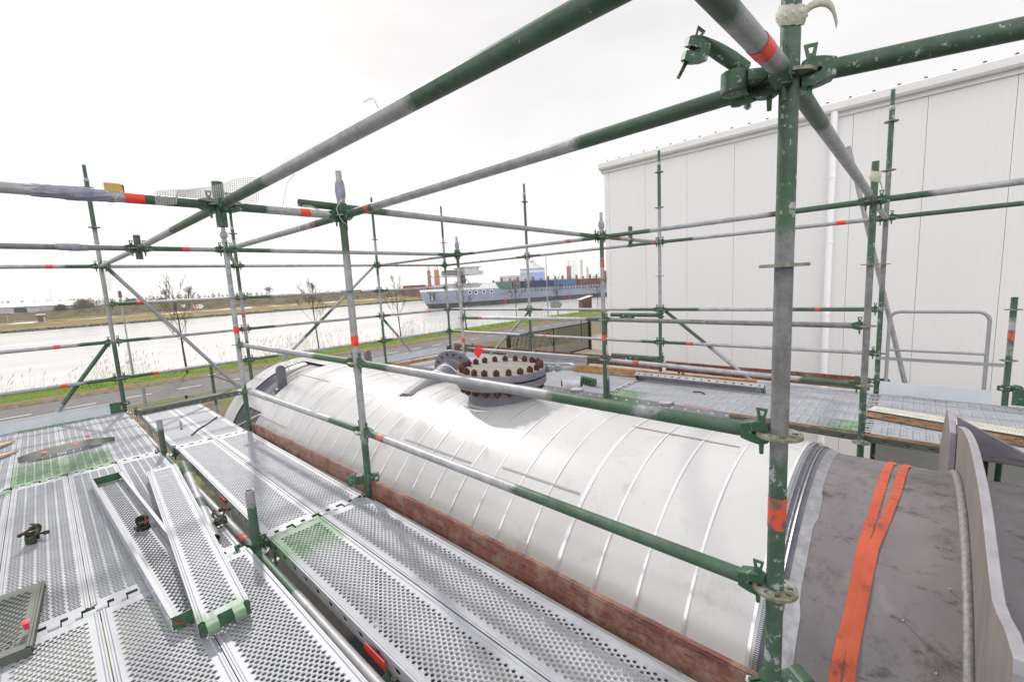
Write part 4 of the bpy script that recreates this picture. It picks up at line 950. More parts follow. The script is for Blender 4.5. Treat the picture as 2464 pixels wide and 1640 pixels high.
def rag(label, x, y, z, r, mat, tail=None, cat='tape rag', h=.05, lumps=5):
    R = root('tape_rag', label, cat, (x, y, z), 'rags and tape wound round the tubes'); mb = MB(); n = 28; rnd = random.Random(int(x*100+y*10)); prev = None
    for i in range(9):
        t = i/8; zz = -h/2+h*t; rr = r*(1+.35*sin(pi*t))
        ring = [mb.V(((rr+.004*sin(k*2.1+i*1.7)+.003*rnd.random())*cos(2*pi*k/n), (rr+.004*sin(k*2.1+i*1.7)+.003*rnd.random())*sin(2*pi*k/n), zz+.012*sin(2*pi*k/n+.7))) for k in range(n)]
        if prev:
            for k in range(n): mb.F(prev[k], prev[(k+1) % n], ring[(k+1) % n], ring[k])
        prev = ring
    link('wrapping', mb.mesh('wrapping', mat, 60), R)
    if tail:
        mb = MB(); A = []
        P = smooth_path(tail, 6); n = len(P)
        for i, p in enumerate(P):
            wv = .011*(1-.3*i/n); A.append((mb.V(p+Vector((0, 0, wv))), mb.V(p+Vector((.004, .004, -wv)))))
        for i in range(n-1): mb.F(A[i][0], A[i+1][0], A[i+1][1], A[i][1])
        o = link('loose_end', mb.mesh('loose_end', mat, 60), R); md = o.modifiers.new('s', 'SOLIDIFY'); md.thickness = .0012
    return R
rag('whitish rag wound round the top of the near green post with its tail blowing right', 0, 0, 2.155, .0245, 'rag', [(.03, -.02, .01), (.05, -.045, .03), (.075, -.065, .035), (.095, -.08, .02), (.105, -.09, -.02)], h=.05)
rag('whitish tape wound round the top of the post with rags', Z[0], Z[1], 2.19, .027, 'rag', [(.02, -.02, -.02), (.03, -.04, -.06), (.045, -.05, -.11)], h=.08)
rag('grey tape wound over the joint at the top of the middle post', P2[0], P2[1], 2.16, .0215, 'wrap', None, h=.13)
rag('grey tape knot near the top of the post at the toe board end', P3[0], P3[1], 2.15, .024, 'wrap', None, h=.06)
rag('small grey tape near the top of the flag post', X[0], X[1], 2.14, .024, 'wrap', None, h=.09)
rag('small grey tape near the top of the post by the hall corner', Y[0], Y[1], 2.14, .025, 'wrap', None, h=.08)
for (x0, lb) in ((-1.20, 'long grey tape wrapping round the left upper tube beside the brass buckle'),):
    R = rag(lb, x0-.07, 2.57, 2.0, .0205, 'wrap', None, h=.30); R.rotation_euler = (0, pi/2, 0)
R = rag('grey tape wrapping round the dark brown upper tube', -1.18, 5.10, 2.0, .0215, 'wrap', None, h=.20); R.rotation_euler = (0, pi/2, 0)
# brass buckle and white cord
R = root('brass_buckle', 'shiny brass yellow buckle tied on top of the left upper tube', 'buckle', (-1.135, 2.575, 2.022)); R.scale = (.85, .85, .75); mb = MB()
pr = [(-.036, 0), (-.038, .052), (.036, .052), (.042, 0)]
mb.prism(pr, 'y', -.018, .018); link('body', mb.mesh('body', 'brass', 0), R)
mb = MB(); mb.box(.037, .046, -.015, .015, .002, .048); link('slot', mb.mesh('slot', 'black', 0), R)
mb = MB()
for s in (-1, 1): mb.sweep(smooth_path([(s*.035, -.02, .004), (s*.02, -.032, -.02), (0, -.030, -.045), (s*.008, -.01, -.062)]), .004, 6)
link('cord', mb.mesh('cord', 'rag', 50), R)
# white net
def net(label, P0, fn, nu, nv, mat='mesh_white', t=.0011):
    mb = MB(); pts = [[fn(i/(nu-1), j/(nv-1)) for j in range(nv)] for i in range(nu)]
    for i in range(nu): mb.sweep([pts[i][j] for j in range(nv)], t, 4, cap=False)
    for j in range(nv): mb.sweep([pts[i][j] for i in range(nu)], t, 4, cap=False)
    return one('plastic_net', mb, mat, label, 'net', 'scraps of white mesh on the tubes', 0, P0)
def nf(u, v):
    x = -.33+.47*u; h = .03+.10*(max(0, min(1, (u-.25)/.5))**1.2); z = .0+v*h+.012*sin(u*7)+.02*u-(.035 if u < .2 else 0)*(1-v)
    return (x, .012*sin(u*9+v*2)-.02*v-.02, z)
net('torn white plastic net draped over the upper tube and the nearer hanging stub', (-.66, 2.53, 2.0), nf, 46, 13)
net('white mesh scrap hanging in front of the left corner post top', (Q[0]+.01, Q[1]-.05, 1.90), lambda u, v: (-.02+.07*u+.05*v*u, -.01*sin(v*5), -.22+.30*v), 6, 22)
net('small white mesh scrap lying on the short tube left of the middle post', (-.24, 2.60, 2.02), lambda u, v: (u*.22, -.03*v, .03-.025*u-.02*v+.01*sin(u*8)), 24, 4)
# thin wires
def wire(label, pts, r=.0016, mat='plastic_white', cat='wire', name='wire'): 
    mb = MB(); mb.sweep(smooth_path(pts), r, 6); return one(name, mb, mat, label, cat, 'wires and cords', 50)
wire('thin white wire looped round the grey upper tube and hanging down', [(-.72, 1.60, 2.01), (-.695, 1.61, 2.03), (-.670, 1.62, 1.985), (-.67, 1.70, 1.96), (-.66, 1.78, 1.91), (-.62, 1.95, 1.86)], .0012)
wire('thin wire curl standing on the uppermost tube', [(-.685, .93, 2.02), (-.69, .94, 2.05), (-.68, .97, 2.07), (-.70, .99, 2.06)], .0008, 'black')
wire('white cord twisted down the top of the middle post', [(.0, 2.54, 2.10), (-.04, 2.545, 2.04), (-.02, 2.54, 1.97), (.02, 2.545, 1.93), (.035, 2.57, 1.91)], .003, 'rag')
wire('tangle of white cord tied beside the nearer lifting plate', [(.93, 6.6, .50), (.96, 6.55, .45), (.99, 6.6, .38), (1.03, 6.5, .42), (1.1, 6.7, .46), (1.2, 6.85, .47)], .006, 'rag')
wire('black crossed steel strips lying on the far end of the inner strip', [(-.50, 5.42, .05), (-.40, 5.6, .055), (-.30, 5.74, .05), (-.12, 6.02, .05)], .008, 'black', 'metal strip', 'metal_strip')
wire('single black strip lying beside the crossed strips', [(-.52, 5.80, .05), (-.46, 6.2, .06)], .008, 'black', 'metal strip', 'metal_strip')
wire('small dark wire bit lying on the far deck', [(3.9, 1.55, .05), (3.95, 1.62, .055), (3.93, 1.7, .05)], .008, 'black', 'wire')
# bent plates, red plugs and tags
R = root('bent_plate', 'thin bent perforated plate with red tags lying across two planks on the left', 'plate', (-1.42, 5.92, .05)); mb = MB(); N = 40; A = []
for i in range(N+1):
    t = i/N; x = -.345+.69*t; wd = .055*min(1, t*5, (1-t)*5)+.004; z = .005+.022*sin(pi*t)
    A.append((mb.V((x, -wd-.03+.05*t, z)), mb.V((x, wd+.0, z+.045)), mb.V((x, wd+.0, z+.042)), mb.V((x, -wd-.03+.05*t, z-.003))))
for i in range(N):
    for j in range(4): mb.F(A[i][j], A[i][(j+1) % 4], A[i+1][(j+1) % 4], A[i+1][j])
link('plate', mb.mesh('plate', 'deck_grey', 30), R)
for (x, y, z) in ((-.17, -.02, .045), (.05, -.04, .07), (.15, .04, .10)):
    mb = MB(); mb.box(-.018, .018, -.012, .012, 0, .004); link('tag', mb.mesh('tag', 'flag_red', 0), R, (x, y, z), (.5, .2, .4))
plank('olive green plank end lying over the plank joint at the left edge of the photo', -1.80, 2.70, .085, .34, .60, 'A', 'deck_grey', rot=(0, radians(1), radians(-4)), group='loose planks on the left deck', hooks=False)
for (x, y, z, lb, rx) in ((-1.66, 2.59, .06, 'pink red plastic plug lying in the plank joint', 1.2), (-1.665, 2.515, .10, 'red plastic plug standing on the olive plank end', .25)):
    mb = MB(); mb.lathe([(.0001, 0), (.0085, .001), (.010, .035), (.015, .036), (.015, .040), (.0001, .041)], Matrix.Rotation(rx, 4, 'X'), 16); one('red_plug', mb, 'plastic_red', lb, 'plastic plug', 'red plastic plugs', 40, (x, y, z))
def redtag(label, x, y, z, rot, sx=.06, sy=.02, group='red tags'):
    mb = MB(); mb.box(-sx, sx, -sy, sy, -.0015, .0015); mb.box(sx*.3, sx*1.25, -sy*.9, -sy*.2, .0016, .003); o = one('red_tag', mb, 'flag_red', label, 'tag', group, 0, (x, y, z)); o.rotation_euler = rot
redtag('bright red tag clipped on the plank side near the bottom edge of the photo', -.700, 1.28, .004, (pi/2, 0, pi/2), .075, .020)
redtag('faded red tag on the plank side beyond the nearer stub', -.703, 3.45, .006, (pi/2, 0, pi/2), .06, .018)
redtag('small red tag on the far plank side beside the deck tube', -.705, 6.15, .006, (pi/2, 0, pi/2), .06, .016)
redtag('red tag at the far end of the upturned plank', -1.27, 4.52, .085, (0, .3, .3), .045, .012)
redtag('red tag at the near end of the upturned plank', -1.20, 2.06, .075, (.2, .5, .3), .025, .016)
redtag('long red strip on the inner edge of the far deck', 3.33, 1.42, .048, (0, 0, pi/2), .16, .008)
mb = MB(); mb.prism([(0, -.118), (.088, 0), (0, .11), (-.075, -.005)], 'y', -.002, .002); fl = one('warning_flag', mb, 'flag_red', 'red diamond shaped flag hanging in front of the flag post', 'flag', None, 0, (3.10, 4.70, .485)); fl.rotation_euler = (0, 0, radians(-42))
# shiny perforated cylinder and green casting on the far deck
R = root('perforated_cylinder', 'shiny perforated metal roll lying behind the manhole handle', 'metal roll', (2.55, 2.55, .34)); mb = MB()
Mc = Matrix.Rotation(pi/2, 4, 'X') @ Matrix.Rotation(radians(30), 4, 'Y')
n = 40
for i in range(10):
    for k in range(n):
        if (i+k) % 2 == 0 or True:
            a0, a1 = 2*pi*(k+.16)/n, 2*pi*(k+.84)/n; z0, z1 = -.10+i*.02+.003, -.10+i*.02+.017; r = .082+(.003 if (i+k) % 2 else 0)
            mb.F(*[mb.V(Mc @ Vector((r*cos(a), r*sin(a), z))) for a, z in ((a0, z0), (a1, z0), (a1, z1), (a0, z1))])
mb.lathe([(.079, -.10), (.079, .10)], Mc, 40)
link('mesh_roll', mb.mesh('mesh_roll', 'zinc_bright', 0), R)
mb = MB(); mb.lathe([(.0001, .101), (.036, .101), (.036, .12), (.0001, .12)], Mc, 20); mb.lathe([(.0001, -.12), (.036, -.12), (.036, -.101), (.0001, -.101)], Mc, 20); link('core', mb.mesh('core', 'black', 40), R)
R = root('green_bracket', 'dark green toothed bracket lying on the far deck beside a stub tube', 'bracket', (3.62, 3.05, .06)); mb = MB(); mb.box(-.16, .16, -.03, .03, 0, .05)
for k in range(7): mb.box(-.15+k*.045, -.13+k*.045, -.045, .045, .0, .085)
link('bracket', mb.mesh('bracket', 'green_worn', 0), R, (0, 0, 0), (0, 0, radians(75)))
# swing gate
R = root('swing_gate', 'galvanised tubular swing gate with a toe plate between the tallest post and the short post', 'gate', (4.93, -.45, .03)); mb = MB(); yl, yr, zt, zb = .37, -.385, .945, .04; r = .09
path = [(0, yl, zb)]+[(0, yl, zt-r)]+[(0, yl-r+r*cos(a), zt-r+r*sin(a)) for a in [pi/2*k/6 for k in range(1, 7)]]+[(0, yr+r-r*sin(a), zt-r+r*cos(a)) for a in [pi/2*k/6 for k in range(0, 7)]]+[(0, yr, zb)]
mb.sweep(path, .0165, 14); link('frame', mb.mesh('frame', 'galv_pale', 50), R)
mb = MB(); mb.sweep([(0, yl, .52), (0, yr, .52)], .0135, 12); link('rail', mb.mesh('rail', 'galv_pale', 50), R)
mb = MB(); mb.box(-.022, -.016, yr-.13, yl+.10, .405, .44); link('hinge_bar', mb.mesh('hinge_bar', 'galv_pale', 0), R)
mb = MB(); mb.box(-.024, -.018, yr-.06, yl+.05, .02, .16); link('toe_plate', mb.mesh('toe_plate', 'toe_white', 0), R)
for y_ in (yl, yr):
    mb = MB(); mb.lathe([(.018, 0), (.021, 0), (.021, .012), (.018, .012)], None, 16); link('pipe_band', mb.mesh('pipe_band', 'zinc_bright', 40), R, (0, y_, .085))
mb = MB(); mb.box(-.02, .02, -.30, 0, -.08, .08); o = one('green_toe_bracket', mb, 'green_worn', 'dark green steel box end right of the short gate post', 'bracket', None, 0, (4.93, -1.03, .14))
# ============================================================ surroundings
GZ = -3.6; WZ = -4.6
def sheet_obj(name, pts, z, mat, label=None, kind='structure'):
    mb = MB(); mb.F(*[mb.V((p[0], p[1], z)) for p in pts]); return struct(link(name, mb.mesh(name, mat)), kind, label)
def hmesh(name, xs, ys, fn, mat, smooth=60):
    mb = MB(); G = [[mb.V((x, y, fn(x, y))) for y in ys] for x in xs]
    for i in range(len(xs)-1):
        for j in range(len(ys)-1): mb.F(G[i][j], G[i+1][j], G[i+1][j+1], G[i][j+1])
    return struct(link(name, mb.mesh(name, mat, smooth)))
def hsh(x, y, s=1.): return sin(x*1.7*s+2*sin(y*.9*s))*.5+sin(y*2.3*s+1.7*sin(x*1.1*s))*.5
# site ground with the bank edge falling into the canal
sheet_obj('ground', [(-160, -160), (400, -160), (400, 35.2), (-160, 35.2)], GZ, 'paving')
hmesh('grass_verge', [-160+i*2.5 for i in range(225)], [34.9, 36.2, 37.5, 39, 40.3, 41.3, 42.2, 43.2, 45.5], lambda x, y: (GZ+.012 if y < 35 else GZ+.09+.05*hsh(x, y, .7)) if y < 40.8 else (GZ-.25 if y < 42 else WZ+.05 if y < 43 else WZ-.8), 'grass')
sheet_obj('road', [(-160, 28.4), (400, 28.6), (400, 34.45), (-160, 34.1)], GZ+.012, 'asphalt')
hmesh('soil_strip', [-160+i*1.0 for i in range(500)], [34.2, 34.6, 35.1, 35.7, 36.35], lambda x, y: GZ+.02 if y < 34.5 else GZ+(.12 if y < 36 else .06)+.05*hsh(x*2, y*2), 'soil')
mb = MB()
for k in range(-40, 120):
    x0 = -1.15+k*2.32; yv = 31.3+.0075*x0
    mb.F(*[mb.V(q) for q in ((x0, yv-.05, GZ+.018), (x0+1.15, yv-.045, GZ+.018), (x0+1.15, yv+.055, GZ+.018), (x0, yv+.05, GZ+.018))])
struct(link('road_marking', mb.mesh('road_marking', 'road_paint')))
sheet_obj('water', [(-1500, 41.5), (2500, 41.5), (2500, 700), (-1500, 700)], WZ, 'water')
def bz_(y, x):
    s = y-(183+.12*x)              # distance behind the far waterline
    left = 1/(1+math.exp((x-6)/5.))
    P = [(0, WZ-.3), (2.5, WZ+.6), (12, -3.35), (28, -3.0), (33, -2.85), (40, -2.6), (50, -1.8*(1-left)+-2.0*left), (62, .9*(1-left)-.9*left), (74, 1.9*(1-left)+.25*left), (90, 1.7*(1-left)+.4*left), (140, .9), (400, .6), (3000, .5)]
    if s <= 0: return WZ-1
    for i in range(len(P)-1):
        if P[i][0] <= s <= P[i+1][0]:
            t = (s-P[i][0])/(P[i+1][0]-P[i][0]); z = P[i][1]+(P[i+1][1]-P[i][1])*t; break
    else: z = .5
    amp = .12 if s < 30 else .35 if s < 110 else .1
    return z+amp*hsh(x*.35, y*.35)
xs = [-900, -500, -300, -200, -130]+[-90+i*2.5 for i in range(110)]+[190+i*12 for i in range(14)]+[420, 700, 1200, 2200]
ss = [0, 1.2, 2.5, 4, 7, 12, 18, 24, 28, 31, 33, 36, 40, 45, 50, 54, 58, 62, 66, 70, 74, 82, 90, 110, 140, 220, 400, 900, 3000]
mb = MB(); G = [[mb.V((x, 183+.12*x+s, bz_(183+.12*x+s+1e-4, x))) for s in ss] for x in xs]
for i in range(len(xs)-1):
    for j in range(len(ss)-1): mb.F(G[i][j], G[i+1][j], G[i+1][j+1], G[i][j+1])
struct(link('far_bank', mb.mesh('far_bank', 'far_bank', 60)))
mb = MB(); A = []
for i in range(80):
    x = -90+i*3; A.append((mb.V((x, 183+.12*x+28.5, bz_(183+.12*x+28.5, x)+.12)), mb.V((x, 183+.12*x+31, bz_(183+.12*x+31, x)+.12))))
for i in range(79): mb.F(A[i][0], A[i+1][0], A[i+1][1], A[i][1])
struct(link('far_path', mb.mesh('far_path', 'silo_pale')))
# rocks along the far waterline
mb = MB(); rnd = random.Random(11)
for i in range(420):
    x = -60+i*.42+rnd.random()*.3; y = 183+.12*x+.6+rnd.random()*1.6; s = .15+.25*rnd.random(); z = WZ+.02+(y-183-.12*x)*.22
    b8 = [mb.V((x+s*dx*(.7+.5*rnd.random()), y+s*dy, z+s*dz*(.6+.6*rnd.random()))) for dx in (-1, 1) for dy in (-1, 1) for dz in (-.5, .8)]
    for q in ((0, 1, 3, 2), (4, 6, 7, 5), (0, 4, 5, 1), (2, 3, 7, 6), (1, 5, 7, 3), (0, 2, 6, 4)): mb.F(*[b8[k] for k in q])
mb_r = mb; struct(link('rocks', mb.mesh('rocks', 'ship_deck')), 'stuff')
# ---- bare trees
def tree_mesh(mb, base, H, seed, r0=.09, spread=.45, depth=5, first=.35, n0=5, dens=1.0, up_=.35, tw=.004):
    rnd = random.Random(seed)
    def br(p, d, L, r, dep):
        n = 3 if dep > 1 else 2; pts = [p]; rs = [r]; q = p.copy(); dd = d.copy()
        for i in range(n):
            dd = (dd+Vector((rnd.uniform(-1, 1), rnd.uniform(-1, 1), rnd.uniform(-.3, .8)))*.14).normalized(); q = q+dd*L/n; pts.append(q.copy()); rs.append(max(tw, r*(1-.5*(i+1)/n)))
        mb.sweep(pts, rs, 5 if dep > 2 else 3, cap=False)
        if dep <= 0: return
        k = int((2+rnd.random()*2.2)*dens)
        for j in range(k):
            t = rnd.uniform(.25, 1.0); i = min(n-1, int(t*n)); o_ = pts[i]+(pts[i+1]-pts[i])*(t*n-i)
            a = rnd.uniform(0, 2*pi); side = Vector((cos(a), sin(a), up_)).normalized()
            nd_ = (dd*(1-spread)+side*spread*1.2).normalized(); br(o_, nd_, L*rnd.uniform(.5, .78), max(tw, r*.48), dep-1)
    p = Vector(base); lean = Vector((rnd.uniform(-.04, .04), rnd.uniform(-.04, .04), 1)).normalized(); tr = [p+lean*H*first*k/3 for k in range(4)]
    N = 9; pts = []; rs = []
    for k in range(N+1):
        t = k/N; pts.append(p+lean*H*.86*t+Vector((.05*sin(t*9+seed), .05*cos(t*7+seed), 0))*H*.06*3*t); rs.append(max(tw, r0*(1-.86*t)))
    mb.cur = 0; mb.sweep(pts, rs, 8, cap=False)
    return pts, rs, br, rnd
def tree(label, x, y, z, H, seed, r0=.09, n0=9, depth=4, first=.33, spread=.45, mat='bark', name='bare_tree', group='bare young trees along the canal road', Lf=.34, tw=.005, dens=1.0, cat='tree'):
    R = root(name, label, cat, (x, y, z), group); mt = MB(); mc = MB()
    pts, rs, br, rnd = tree_mesh(mt, (0, 0, 0), H, seed, r0, tw=tw)
    mc2 = mc
    _, _, br2, rnd2 = tree_mesh(MB(), (0, 0, 0), H, seed, r0, tw=tw)
    # branches grow into the crown mesh
    def grow(mb_):
        rnd = random.Random(seed+99)
        def br(p, d, L, r, dep):
            n = 3; q = p.copy(); dd = d.copy(); pp = [p]; rr_ = [r]
            for i in range(n):
                dd = (dd+Vector((rnd.uniform(-1, 1), rnd.uniform(-1, 1), rnd.uniform(-.2, 1.3)))*.20).normalized(); q = q+dd*L/n; pp.append(q.copy()); rr_.append(max(tw, r*(1-.55*(i+1)/n)))
            mb_.sweep(pp, rr_, 4 if dep > 1 else 3, cap=False)
            if dep <= 0: return
            for j in range(int((2+rnd.random()*2.4)*dens)):
                t = rnd.uniform(.2, 1.0); i = min(n-1, int(t*n)); o_ = pp[i]+(pp[i+1]-pp[i])*(t*n-i); a = rnd.uniform(0, 2*pi)
                br(o_, (dd*(1-spread)+Vector((cos(a), sin(a), .3))*spread).normalized(), L*rnd.uniform(.45, .75), max(tw, r*.5), dep-1)
        for k in range(n0):
            t = first+(1-first)*(k+.5*rnd.random())/n0; i = min(len(pts)-2, int(t*(len(pts)-1))); o_ = pts[i]+(pts[i+1]-pts[i])*(t*(len(pts)-1)-i); a = k*2.4+rnd.random()
            br(o_, Vector((cos(a)*.75, sin(a)*.75, .8)).normalized(), H*Lf*(1.1-.75*(t-first)/(1-first)), max(tw, r0*.42*(1.05-t)), depth)
    grow(mc)
    link('trunk', mt.mesh('trunk', mat, 60), R); link('crown', mc.mesh('crown', mat, 60), R); return R
TL = [(5.1, 37.2, 7.2, 'bare young tree standing behind the left corner post and its brace', 3, .10), (15.3, 39.2, 6.9, 'bare young tree on the canal bank left of the middle post', 8, .09), (22.9, 37.6, 6.9, 'bare young tree on the verge just right of the middle post', 14, .09), (32.6, 38.7, 7.3, 'bare young tree in front of the bow of the grey ship', 21, .11), (44.1, 41.0, 7.0, 'bare young tree in front of the green containers', 27, .08), (56.6, 43.0, 7.2, 'bare young tree in front of the light blue container', 33, .09), (70.5, 44.0, 7.4, 'bare young tree behind the brown hut, in front of the red container', 39, .09)]
for (x, y, H, lb, sd_, r0) in TL: tree(lb, x, y, GZ-.05 if y < 41 else GZ-.6, H, sd_, r0*.8, n0=13, depth=3, dens=1.1, Lf=.24, tw=.006, spread=.25, first=.34)
# far trees and scrub
for k, (x, y, H, lb) in enumerate(((50, 262, 7, 'round bare tree on the far dike, left of the post at the toe board end'), (86, 262, 5.5, 'lone round bare tree on the far dike left of the middle post'), (40.5, 262, 6.2, 'bare tree on the far dike directly left of the round one'), (112, 268, 7, 'bare tree on the far dike right of the middle post'))):
    tree(lb, x, y, 1.5, H, 50+k, .14, n0=11, depth=3, first=.18, dens=1.3, Lf=.42, tw=.03, mat='bark_far', group='bare trees on the far dike')
def bush(mb_, x, y, z, w_, h_, n, rnd, tw=.035):
    for k in range(n):
        a = rnd.uniform(0, 2*pi); e = rnd.uniform(.15, 1.45); d = Vector((cos(a)*cos(e)*w_/2, sin(a)*cos(e)*w_/2, sin(e)*h_)); r = rnd.uniform(.35, 1); p = Vector((x, y, z))+d*r
        q = p+Vector((rnd.uniform(-1, 1), rnd.uniform(-1, 1), rnd.uniform(.1, 1.2)))*h_*.22
        mb_.sweep([p, (p+q)/2+Vector((rnd.uniform(-1, 1), 0, rnd.uniform(-1, 1)))*.04*h_, q], [tw, tw*.8, tw*.4], 3, cap=False)
for k, (x, y, z, w_, h_, lb) in enumerate(((11.8, 255, .0, 8.5, 4.4, 'big brown leafless bush at the end of the long white shed'), (4.9, 252, -1.2, 5.5, 3.9, 'smaller greenish leafless bush in front of the white shed'), (38, 258, .5, 7, 3.0, 'low brown bush on the dike behind the left corner tree'), (27, 258, .6, 8, 3.2, 'low brown bush on the dike left of the corner tree'))):
    mb = MB(); bush(mb, 0, 0, 0, w_, h_, 1500, random.Random(k+70), .05); one('bush', mb, 'bark_far' if k != 1 else 'scrub', lb, 'bush', 'leafless bushes on the far bank', 0, (x, y, z))
mb = MB(); rnd = random.Random(77)
for i in range(520):
    x = rnd.uniform(8, 175); s = rnd.uniform(44, 74); y = 183+.12*x+s; bush(mb, x, y, bz_(y, x)-.1, rnd.uniform(1.5, 4), rnd.uniform(.5, 1.5), 14, rnd, .07)
struct(link('dike_scrub', mb.mesh('dike_scrub', 'scrub')), 'stuff', 'brown scrub covering the far dike')
mb = MB(); rnd = random.Random(78)       # far tree line, reads as one mass of bare crowns
for i in range(230):
    x = -90+i*1.9+rnd.uniform(-.6, .6); y = 372+rnd.uniform(-12, 12); H = rnd.uniform(6.2, 8.6) if x < 120 else rnd.uniform(3.5, 5.5)
    mb.sweep([(x, y, .3), (x, y, H*.45), (x+.1, y, H*.8)], [.13, .10, .05], 4, cap=False)
    for k in range(30):
        t = rnd.uniform(.16, .75); a = rnd.uniform(-1, 1); p = Vector((x, y, H*t)); ln = (.9-t)*H*.55+.3; q = p+Vector((a*.55, rnd.uniform(-.4, .4), rnd.uniform(.5, 1.0)))*ln
        mb.sweep([p, (p+q)/2+Vector((a*.2, 0, -.12)), q], [.085, .065, .035], 3, cap=False)
struct(link('far_tree_line', mb.mesh('far_tree_line', 'bark_far')), 'stuff', 'long line of bare trees behind the far bank')
# ---- reeds and grass tufts
mb = MB(); rnd = random.Random(5)
for i in range(2700):
    x = rnd.uniform(-8, 70); cl = .5+.5*sin(x*.55+1.5*sin(x*.21)); 
    if rnd.random() > .12+.75*cl*cl: continue
    y = 41.7+rnd.uniform(0, 1.5)+.03*x*0; h = rnd.uniform(.9, 2.0)*(1.0+.25*cl); lx, ly = rnd.uniform(-.25, .3), rnd.uniform(-.15, .15); z0 = WZ-.1 if y > 42 else GZ-.6
    z0 = GZ-.9
    mb.sweep([(x, y, z0), (x+lx*.3, y+ly*.3, z0+h*.55), (x+lx, y+ly, z0+h)], [.006, .005, .004], 3, cap=False)
    if rnd.random() < .5: mb.sweep([(x+lx, y+ly, z0+h-.05), (x+lx*1.3+.03, y+ly, z0+h+.14), (x+lx*1.3+.10, y+ly, z0+h+.22)], [.006, .022, .005], 4, cap=False)
    if rnd.random() < .6:
        t = rnd.uniform(.3, .8); mb.sweep([(x+lx*t, y, z0+h*t), (x+lx*t+rnd.uniform(-.25, .25), y, z0+h*t+.25)], [.007, .002], 3, cap=False)
struct(link('reeds', mb.mesh('reeds', 'reed')), 'stuff', 'dry pale reeds at the near water edge')
mb = MB(); rnd = random.Random(6)
for i in range(9000):
    x = rnd.uniform(-10, 55); y = rnd.uniform(35.9, 41.2); h = rnd.uniform(.04, .14); a = rnd.uniform(0, pi); dx, dy = .03*cos(a), .03*sin(a); z = GZ+.05
    mb.F(mb.V((x-dx, y-dy, z)), mb.V((x+dx, y+dy, z)), mb.V((x+rnd.uniform(-.05, .05), y, z+h)))
struct(link('grass_tufts', mb.mesh('grass_tufts', 'grass')), 'stuff', 'short grass tufts on the verge')
# ---- fence and gate on the site boundary
def fence_panel(label, x0, x1, y, zt, group='black mesh fence panels along the road'):
    R = root('mesh_fence_panel', label, 'fence', ((x0+x1)/2, y, GZ), group); hx = (x1-x0)/2; H = zt-GZ; mb = MB()
    n = int((x1-x0)/.05)
    for i in range(n+1):
        x = -hx+i*(x1-x0)/n; mb.box(x-.0025, x+.0025, -.0025, .0025, .05, H)
    for z in [.1+.2*k for k in range(int((H-.1)/.2)+1)]: mb.box(-hx, hx, .003, .009, z-.003, z+.003)
    link('wire_mesh', mb.mesh('wire_mesh', 'black'), R)
    mb = MB(); mb.box(-.03, .03, -.03, .03, 0, H+.06); link('fence_post', mb.mesh('fence_post', 'black'), R, (-hx, .04, 0)); link('fence_cap', MB().box(-.035, .035, -.035, .035, 0, .02).mesh('fence_cap', 'black'), R, (-hx, .04, H+.06))
xs_ = [-6, -3.5, -1.0, 1.5, 4.0, 6.5, 9.0, 11.5, 14.3, 17.05]
for i in range(9): fence_panel(f'black wire mesh fence panel by the road, number {ORD[i] if i < 5 else ["sixth", "seventh", "eighth", "ninth"][i-5]} counted from the left', xs_[i], xs_[i+1], 17.3, -1.66)
R = root('sliding_gate', 'black barred sliding gate between two thick black posts beside the hall corner', 'gate', (21.7, 17.45, GZ)); mb = MB()
x0, x1 = -4.30, 4.30
for i in range(70):
    x = x0+.06+i*(x1-x0-.12)/69; mb.box(x-.017, x+.017, -.017, .017, .18, 2.0)
link('bars', mb.mesh('bars', 'black'), R)
mb = MB(); mb.box(x0, x1, -.03, .03, 2.0, 2.06); mb.box(x0, x1, -.04, .04, .08, .18); mb.box(x0, x0+.06, -.03, .03, .18, 2.); mb.box(x1-.06, x1, -.03, .03, .18, 2.); mb.box(-.05, .05, -.035, .035, .18, 2.0)
for a, b_ in (((x0, .2), (x0+.9, 2.0)), ((-.05, .9), (-.7, 2.)), ((.05, .9), (.7, 2.0))): mb.sweep([(a[0], .03, a[1]), (b_[0], .03, b_[1])], .018, 6)
link('frame', mb.mesh('frame', 'black'), R)
for s in (x0-.12, x1+.12):
    mb = MB(); mb.box(s-.09, s+.09, -.09, .09, 0, 2.17); link('gate_post', mb.mesh('gate_post', 'black'), R)
for (x, y, lb) in ((28.6, 17.5, 'thin black fence post right of the gate next to the hall corner'), (29.6, 20.5, 'second thin black fence post at the hall corner')):
    mb = MB(); mb.box(-.03, .03, -.03, .03, 0, 2.1); mb.box(-.035, .035, -.035, .035, 2.1, 2.13); one('fence_post', mb, 'black', lb, 'post', 'thin black posts by the hall', 0, (x, y, GZ))
for (x, y, h, lb) in ((-.45, 9.0, 3.74, 'pale galvanised tube standing beyond the deck in front of the fence'), (.52, 9.0, 3.99, 'green grey tube standing beyond the deck beside the white vessel end')):
    R = root('lower_post', lb, 'scaffold post', (x, y, GZ), 'posts beyond the far deck end'); link('tube', tube_mesh(h, [] if x < 0 else [(3.2, 9)]), R)
    for q in ((3.45,) if x > 0 else ()): link('rosette', ROS, R, (0, 0, q+.3))
ledger('pale tube running down from the post beyond the deck to the white vessel end', (.52, 9.0, .16), (1.05, 9.05, -.20), [], g_br, ends=(0, 0))
for (x, y, lb) in ((12.9, 20.4, 'left yellow and black kerb block beside the road'), (16.4, 22.6, 'right yellow and black kerb block beside the road')):
    R = root('marker_block', lb, 'marker block', (x, y, GZ), 'yellow black marker blocks'); link('block', MB().box(-.22, .22, -.15, .15, 0, .38).mesh('block', 'black'), R)
    link('yellow_panel', MB().box(-.20, .02, -.156, -.150, .03, .34).mesh('yellow_panel', 'brass'), R)
